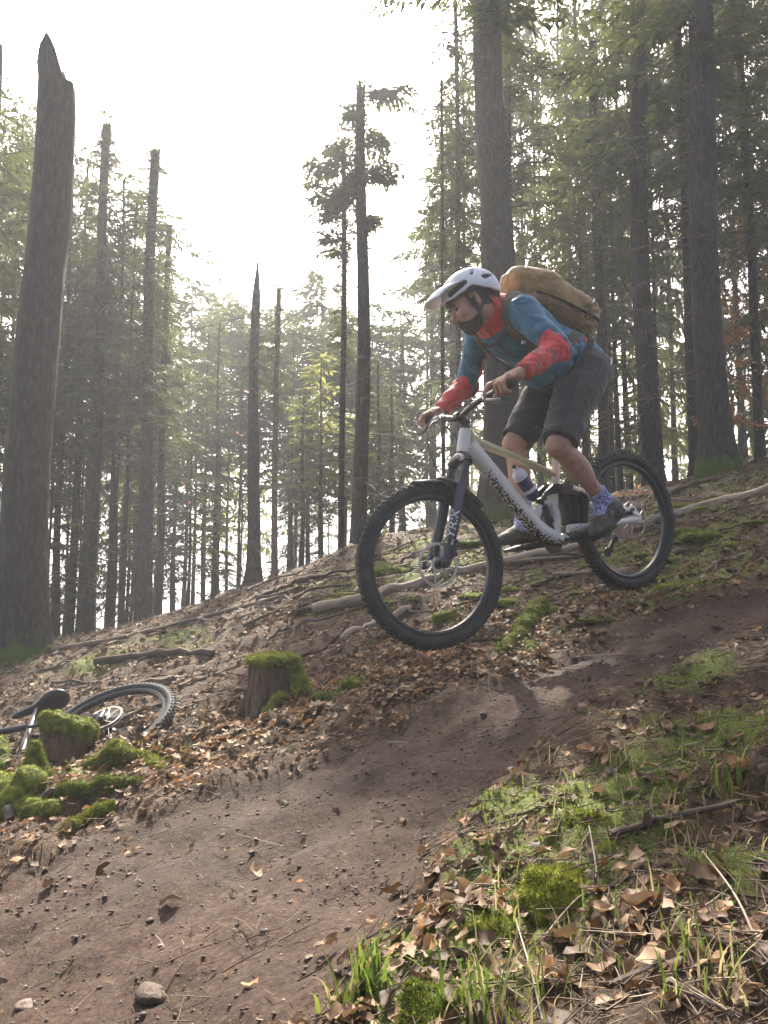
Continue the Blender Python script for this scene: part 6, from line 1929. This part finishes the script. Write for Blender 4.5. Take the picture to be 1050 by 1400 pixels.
# --- face details
for s in (1, -1):
    MB().lathe(H(0.0855, 0.031 * s, -0.001), HX, [(0.0005, 0.0100), (0.005, 0.0090), (0.0100, 0.002), (0.0100, -0.004)], 16).build('eye', mat('dark_eye', [(0.06, 0.045, 0.04)], 0.3), person)
    MB().tube(spline([H(0.106, 0.012 * s, 0.018), H(0.103, 0.030 * s, 0.023), H(0.088, 0.050 * s, 0.018)], 5), 0.0045, 8, flat=(0.8, 1.2)).build('eyebrow', M_BEARD, person)
def beard_sdf(P):
    q = (P - HC) @ np.array(HA).T
    x, y, z = q.T
    n = 0.006 * fbm(P[:, 0] * 70, P[:, 1] * 70, P[:, 2] * 70, octaves=2, seed=18)
    d = head_sdf(P) - 0.0035
    line = -0.082 + 0.020 * smoothstep(0.05, 0.0, x) + 0.022 * smoothstep(0.082, 0.098, x)   # cheek line, moustache higher
    reg = np.maximum(z - line + n, -(x - 0.004))
    side = np.maximum(np.maximum(0.002 - x, x - 0.016), np.maximum(z - 0.005, -z - 0.08)) + n
    side = np.maximum(side, 0.05 - np.abs(y))
    reg = np.minimum(reg, side)
    reg = np.maximum(reg, -(z + 0.140))
    return np.maximum(d, reg)
lo, hi = bounds([H(0, -0.08, -0.15), H(0.12, 0.08, 0.02)], 0.05)
sdf_obj('beard', beard_sdf, lo, hi, 0.0045, M_BEARD, person, None, lambda P: 0.0025 * fbm(P[:, 0] * 90, P[:, 1] * 90, P[:, 2] * 90, octaves=2, seed=8))
def hair_sdf(P):
    q = (P - HC) @ np.array(HA).T
    d = head_sdf(P) - 0.006
    reg = np.maximum(q[:, 0] + 0.022, -(q[:, 2] + 0.055))
    return np.maximum(d, reg)
lo, hi = bounds([H(-0.12, -0.09, -0.07), H(0, 0.09, 0.13)], 0.03)
sdf_obj('hair', hair_sdf, lo, hi, 0.006, M_BEARD, person)
# --- socks and shoes
FOOT = {1: (B(0.185, 0.066, 0.140), B(0.435, -0.036, 0.150)), -1: (B(0.500, -0.014, -0.130), B(0.780, 0.016, -0.140))}
for s in (1, -1):
    K, A = KNEE[s], ANK[s]
    D = (A - K) / np.linalg.norm(A - K)
    top = lerp(K, A, 0.80 if s > 0 else 0.66)
    def sock(P, top=top, A=A, D=D, s=s):
        d = d_cap(P, top - D * 0.02, A, 0.0475 if s > 0 else 0.052, 0.046)
        d = smin(d, d_cap(P, A, A + (FOOT[s][1] - FOOT[s][0]) * 0.2 - E2 * 0.04, 0.045, 0.04), 0.02)
        return hem_cut(d, P, top, -D)
    lo, hi = bounds([top, A], 0.09)
    sdf_obj('sock', sock, lo, hi, 0.007, M_SOCK, person, None, lambda P: folds(P, 0.004, 25, 5))
    heel, toe = FOOT[s]
    fd = (toe - heel) / np.linalg.norm(toe - heel); fu = np.cross(EL, fd); fu = fu if fu[2] > 0 else -fu
    ax = [fd, EL, fu]
    def shoe(P, heel=heel, toe=toe, ax=ax, fd=fd, fu=fu, A=A, s=s):
        L_ = np.linalg.norm(toe - heel)
        d = d_ell(P, lerp(heel, toe, 0.24) + fu * 0.036, ax, (0.076, 0.041, 0.052))
        d = smin(d, d_ell(P, lerp(heel, toe, 0.70) + fu * 0.020, ax, (0.090, 0.050, 0.042)), 0.04)
        d = smin(d, d_cap(P, lerp(heel, toe, 0.30) + fu * 0.055, lerp(heel, toe, 0.62) + fu * 0.040, 0.042, 0.036), 0.03)
        d = smin(d, d_cap(P, lerp(heel, toe, 0.22) + fu * 0.05, lerp(lerp(heel, toe, 0.25), A, 0.62) + fu * 0.025, 0.046, 0.047), 0.03)
        d = np.maximum(d, -(P - heel) @ fu)
        return d
    def sole(P, heel=heel, toe=toe, ax=ax, fd=fd, fu=fu, s=s):
        d = d_ell(P, lerp(heel, toe, 0.22), [fd, EL, fu], (0.070, 0.043, 0.060))
        d = smin(d, d_ell(P, lerp(heel, toe, 0.72), [fd, EL, fu], (0.088, 0.053, 0.060)), 0.05)
        t = (P - heel) @ fu
        return np.maximum(d, np.abs(t - 0.004) - 0.016)
    lo, hi = bounds([heel, toe, A], 0.10)
    so_ = sdf_obj('shoe', shoe, lo, hi, 0.0065, M_SHOE, person, None, lambda P: folds(P, 0.003, 26, 61))
    sdf_obj('sole', sole, lo, hi, 0.0065, M_SOLE, so_)
    for k in (0.42, 0.54, 0.66):     # straps over the instep, with a dial
        c = lerp(heel, toe, k); hgt = 0.082 - 0.10 * (k - 0.42)
        MB().tube(spline([c + EL * 0.047 + fu * 0.030, c + EL * 0.036 + fu * (hgt - 0.016), c + fu * hgt, c - EL * 0.036 + fu * (hgt - 0.016), c - EL * 0.047 + fu * 0.030], 5), 0.0055, 8, flat=(0.6, 1.6)).build('shoe_strap', M_SOLE, so_)
    MB().disc(lerp(heel, toe, 0.45) + EL * 0.047 + fu * 0.055, EL, 0.012, 0.008, 14).build('dial', M_GUNMETAL, so_)

# ------------------------------------------------------------------ helmet
helm = empty('bike_helmet', HC)
tag(helm, 'white vented bike helmet with peak on the rider', 'helmet')
def helmet_solid(P, grow=0.0):
    d = d_ell(P, H(-0.016, 0, 0.046), HA, (0.140 + grow, 0.112 + grow, 0.114 + grow))
    d = smin(d, d_ell(P, H(-0.080, 0, 0.020), HA, (0.080 + grow, 0.092 + grow, 0.085 + grow)), 0.03)
    return d
def HS(x, y, z):
    '''a point on the helmet's outer surface in the direction of (x, y, z) from its middle'''
    c = np.array([-0.016, 0, 0.046]); v = np.array([x, y, z]) - c
    r = np.array([0.140, 0.112, 0.114])
    v = v / np.linalg.norm(v / r)
    return H(*(c + v))
VENTS = []
for s_ in (1, -1):
    VENTS += [(HS(0.10, 0.075 * s_, 0.072), HS(0.012, 0.11 * s_, 0.078), 0.019, 0.009),
              (HS(-0.045, 0.105 * s_, 0.112), HS(-0.066, 0.095 * s_, 0.130), 0.009, 0.010),
              (HS(0.085, 0.040 * s_, 0.130), HS(0.000, 0.055 * s_, 0.160), 0.010, 0.011),
              (HS(-0.035, 0.050 * s_, 0.170), HS(-0.090, 0.048 * s_, 0.145), 0.011, 0.010),
              (HS(-0.085, 0.090 * s_, 0.060), HS(-0.120, 0.070 * s_, 0.055), 0.011, 0.009)]
VENTS.append((HS(0.06, 0, 0.160), HS(-0.04, 0, 0.170), 0.010, 0.011))
def helmet_sdf(P):
    q = (P - HC) @ np.array(HA).T
    x, y, z = q.T
    d = np.maximum(helmet_solid(P), -helmet_solid(P, -0.010))
    rim = 0.030 + 0.16 * x + 2.2 * np.clip(x, -1, 0) ** 2 * 0 - 0.35 * np.clip(-x - 0.03, 0, 1)
    rim = rim + 0.016 * np.exp(-((x + 0.008) / 0.030) ** 2)
    d = np.maximum(d, rim - z)
    for v0, v1, r0, r1 in VENTS:
        d = -smin(-d, d_cap(P, v0, v1, r0, r1), 0.004)
    # ridge lines moulded into the shell
    return d - 0.0022 * np.cos(y * 95)
lo, hi = bounds([H(-0.17, -0.13, -0.06), H(0.14, 0.13, 0.18), H(-0.17, 0.13, 0.18), H(0.14, -0.13, -0.06)], 0.02)
sdf_obj('shell', helmet_sdf, lo, hi, 0.0046, M_HELM, helm)
def liner_sdf(P):
    q = (P - HC) @ np.array(HA).T
    d = np.maximum(helmet_solid(P, -0.0115), -helmet_solid(P, -0.026))
    return np.maximum(d, 0.024 + 0.16 * q[:, 0] - 0.35 * np.clip(-q[:, 0] - 0.03, 0, 1) - q[:, 2])
sdf_obj('liner', liner_sdf, lo, hi, 0.007, M_EPS, helm)
vz = MB(); V = []; F = []
for i in range(11):
    t = i / 10
    for j in range(17):
        s = -1 + j / 8
        root = (np.array(HS(0.100 - 0.075 * abs(s) ** 1.5, 0.100 * s, 0.118 - 0.030 * s * s)) - HC) @ np.array(HA).T
        tip = np.array([0.200 - 0.055 * s * s, 0.082 * s, 0.094 - 0.018 * s * s])
        q = root * (1 - t) + tip * t
        q[2] += 0.012 * math.sin(math.pi * t) * (1 - 0.4 * s * s)
        V.append(H(*q))
for i in range(10):
    for j in range(16):
        F.append((i * 17 + j, i * 17 + j + 1, (i + 1) * 17 + j + 1, (i + 1) * 17 + j))
vz.add(V, F); vo = vz.build('visor', M_HELM, helm)
q_ = vo.modifiers.new('thickness', 'SOLIDIFY'); q_.thickness = 0.005
for s in (1, -1):
    MB().tube(spline([H(0.030, 0.083 * s, 0.028), H(0.022, 0.078 * s, -0.020), H(0.012, 0.072 * s, -0.075), H(0.020, 0.045 * s, -0.122)], 6), 0.0075, 8, flat=(1.0, 0.25), up=HY).build('chin_strap', M_WEB, helm)
    MB().tube(spline([H(-0.050, 0.082 * s, 0.010), H(-0.030, 0.083 * s, -0.035), H(0.012, 0.074 * s, -0.075)], 6), 0.007, 8, flat=(1.0, 0.25), up=HY).build('chin_strap', M_WEB, helm)
MB().box(H(0.015, 0.060, -0.100), HX, HY, HZ, (0.018, 0.010, 0.026)).build('buckle', M_WEB, helm)

# ------------------------------------------------------------------ backpack
pk = empty('backpack', B(0.30, 1.03))
tag(pk, 'tan hiking backpack with dark straps on the rider\'s back', 'backpack')
PC = B(0.318, 1.160)
_pt = TT * math.cos(R(5)) - TN * math.sin(R(5)); _pn = np.cross(EL, _pt); _pn = _pn if _pn[2] > 0 else -_pn
PA = [_pt, EL, _pn]
def PK(a, b, c): return PC + a * _pt + b * EL + c * _pn
def pack_sdf(P):
    d = d_box(P, PK(-0.045, 0, 0.005), PA, (0.215, 0.158, 0.100), 0.075)
    d = smin(d, d_ell(P, PK(0.105, 0, 0.030), PA, (0.185, 0.135, 0.098)), 0.05)
    d = smin(d, d_ell(P, PK(-0.16, 0, 0.040), PA, (0.13, 0.135, 0.085)), 0.05)
    return np.maximum(d, -jacket_core(P) - 0.006)
def pack_fold(P):
    q = (P - PC) @ np.array(PA).T
    seam = -0.010 * np.exp(-((q[:, 0] + 0.135 + 0.35 * (q[:, 2])) / 0.010) ** 2)
    seam += -0.007 * np.exp(-((q[:, 2] + 0.045) / 0.008) ** 2)
    pl = np.where(q[:, 0] < -0.12, 0.004 * np.sin(q[:, 2] * 150 + 2 * q[:, 0] * 40), 0)
    return folds(P, 0.012, 9, 71) + seam + pl
lo, hi = bounds([PK(a, b, c) for a in (-0.30, 0.30) for b in (-0.17, 0.17) for c in (-0.12, 0.15)], 0.03)
sdf_obj('pack_body', pack_sdf, lo, hi, 0.008, M_TAN, pk, None, pack_fold)
def on_jacket(p, off=0.008):
    """push a point out to just above the jacket"""
    p = np.array(p, float)[None]
    for _ in range(7):
        d = jacket_sdf(p)[0] - off
        g = np.array([jacket_sdf(p + e)[0] - jacket_sdf(p - e)[0] for e in np.eye(3) * 0.006]); g /= np.linalg.norm(g) + 1e-9
        p = p - g * d * 0.7
    return p[0]
def strap(pts, w, m, name, parent, off=0.012):
    P = spline([on_jacket(q, off) for q in pts], 5)
    P = np.array([on_jacket(q, off) for q in P])
    N_ = []
    for q in P:
        g = np.array([jacket_sdf((q + e)[None])[0] - jacket_sdf((q - e)[None])[0] for e in np.eye(3) * 0.006]); N_.append(g / (np.linalg.norm(g) + 1e-9))
    T_ = np.gradient(P, axis=0); T_ /= np.linalg.norm(T_, axis=1)[:, None]
    V = []; F = []
    for q, n_, t_ in zip(P, N_, T_):
        sd = np.cross(t_, n_); sd /= np.linalg.norm(sd)
        V += [q - sd * w / 2 - n_ * 0.006, q - sd * w / 2 + n_ * 0.003, q + sd * w / 2 + n_ * 0.003, q + sd * w / 2 - n_ * 0.006]
    for i in range(len(P) - 1):
        for j in range(4):
            F.append((i * 4 + j, i * 4 + (j + 1) % 4, i * 4 + 4 + (j + 1) % 4, i * 4 + 4 + j))
    return MB().add(V, F).build(name, m, parent)
for s in (1, -1):
    strap([B(0.550, 1.200, 0.110 * s), B(0.640, 1.190, 0.125 * s), B(0.705, 1.120, 0.135 * s), B(0.715, 1.020, 0.130 * s), B(0.640, 0.930, 0.140 * s), B(0.500, 0.890, 0.170 * s), B(0.390, 0.930, 0.185 * s), B(0.300, 0.985, 0.175 * s)], 0.050, M_OLIVE, 'shoulder_strap', pk)
strap([B(0.740, 1.000, 0.115), B(0.735, 0.955, 0.0), B(0.740, 1.000, -0.115)], 0.018, M_WEB, 'chest_strap', pk, 0.016)
strap([B(0.190, 0.985, 0.14), B(0.260, 0.900, 0.185), B(0.370, 0.800, 0.15), B(0.43, 0.765, 0.0), B(0.370, 0.800, -0.15), B(0.260, 0.900, -0.185), B(0.190, 0.985, -0.14)], 0.028, M_WEB, 'hip_belt', pk, 0.012)
bk = on_jacket(B(0.655, 0.945, 0.135), 0.024)
MB().box(bk, E1, EL, E2, (0.020, 0.010, 0.014)).build('strap_buckle', M_GUNMETAL, pk)
for s in (1, -1):
    pts = [PK(0.17, 0.120 * s, -0.045), PK(0.05, 0.155 * s, -0.040), PK(-0.10, 0.168 * s, -0.030), PK(-0.22, 0.150 * s, -0.010), PK(-0.275, 0.09 * s, 0.02)]
    MB().tube(spline(pts, 6), 0.011, 8, flat=(1, 0.5)).build('side_seam', M_WEB, pk)
    MB().tube(spline([PK(-0.12, 0.165 * s, -0.05), PK(-0.145, 0.168 * s, 0.02), PK(-0.185, 0.135 * s, 0.085), PK(-0.20, 0.08 * s, 0.118)], 6), 0.008, 8, flat=(1, 0.5)).build('compression_strap', M_WEB, pk)
# ------------------------------------------------------------------ the dark bike lying on the bank at the left
gh = ground_hit(146, 1006)
W2 = gh + np.array([0, 0, 0.05])
_n2 = np.array([-0.22, -0.42, 0.88]); _n2 /= np.linalg.norm(_n2)     # wheel axis: the bike lies tipped over
_f2 = np.array([-0.93, -0.30, -0.3]); _f2 = _f2 - _n2 * (_f2 @ _n2); _f2 /= np.linalg.norm(_f2)   # its nose points left, out of view
_u2 = np.cross(_n2, _f2); _u2 = _u2 if _u2[2] > 0 else -_u2
def B2(a, b, off=0.0): return W2 + a * _f2 + b * _u2 + off * _n2
bike2 = empty('lying_bike', gh)
tag(bike2, 'black mountain bike lying on the bank behind mossy wood', 'bicycle')
make_wheel(bike2, W2, _n2, 0.006, 1, _f2)
make_wheel(bike2, B2(1.22, 0.0), _n2, 0.006, 1, _f2)
f2 = MB()
f2.tube(spline([B2(0.90, 0.52), B2(0.68, 0.28), B2(0.45, -0.02)], 6), [0.036] * 13, 14)
f2.tube([B2(0.92, 0.57), B2(0.42, 0.34)], [0.024, 0.018], 12)
f2.tube([B2(0.45, -0.02), B2(0.385, 0.42)], 0.019, 12)
f2.tube([B2(0.90, 0.60), B2(0.95, 0.47)], 0.027, 14)
for s in (1, -1):
    f2.tube([B2(0.42, 0.0, 0.04 * s), B2(0, 0, 0.07 * s)], 0.013, 10); f2.tube([B2(0.40, 0.27, 0.03 * s), B2(0, 0, 0.07 * s)], 0.010, 10)
f2.build('frame', M_BLACK, bike2)
f2 = MB()
for s in (1, -1): f2.tube([B2(0.975, 0.43, 0.062 * s), B2(1.22, 0, 0.062 * s)], [0.019, 0.024], 12)
f2.tube([B2(0.975, 0.43, 0.07), B2(0.975, 0.43, -0.07)], 0.024, 12)
f2.build('fork', M_FORK, bike2)
MB().tube([B2(0.385, 0.42), B2(0.365, 0.52)], 0.0155, 14).build('seat_post', M_BLACK, bike2)
so2 = B2(0.34, 0.53)
sdf_obj('saddle', saddle_sdf(so2, _f2, _n2, _u2), so2 - 0.24, so2 + 0.24, 0.009, M_BLACK, bike2)
hb2 = MB().tube(spline([B2(0.84, 0.70, 0.39), B2(0.88, 0.68, 0.15), B2(0.90, 0.66, 0), B2(0.88, 0.68, -0.15), B2(0.84, 0.70, -0.39)], 6), 0.013, 12).tube([B2(0.89, 0.60), B2(0.90, 0.66)], 0.02, 12)
hb2.build('handlebar', M_BLACK, bike2)
c2 = MB().tube([B2(0.45, -0.02, 0.07), B2(0.53, 0.10, 0.075)], [0.018, 0.013], 10).tube([B2(0.45, -0.02, -0.07), B2(0.37, -0.14, -0.075)], [0.018, 0.013], 10).disc(B2(0.45, -0.02, -0.05), _n2, 0.07, 0.004, 40)
c2.tube([B2(0.45, -0.02, -0.07), B2(0.45, -0.02, 0.07)], 0.014, 12)
c2.build('crank', M_BLACK, bike2)
d2 = MB()
for i, r_ in enumerate((0.098, 0.08, 0.062, 0.045)): d2.disc(B2(0, 0, 0.03 + 0.006 * i), _n2, r_, 0.002, 32)
d2.build('cassette', M_GUNMETAL, bike2)
MB().tube([B2(-0.01, 0, 0.08), B2(0.01, -0.07, 0.09), B2(0.10, -0.13, 0.06)], [0.012, 0.018, 0.012], 10).disc(B2(0.10, -0.13, 0.06), _n2, 0.026, 0.01, 18).build('derailleur', M_BLACK, bike2)
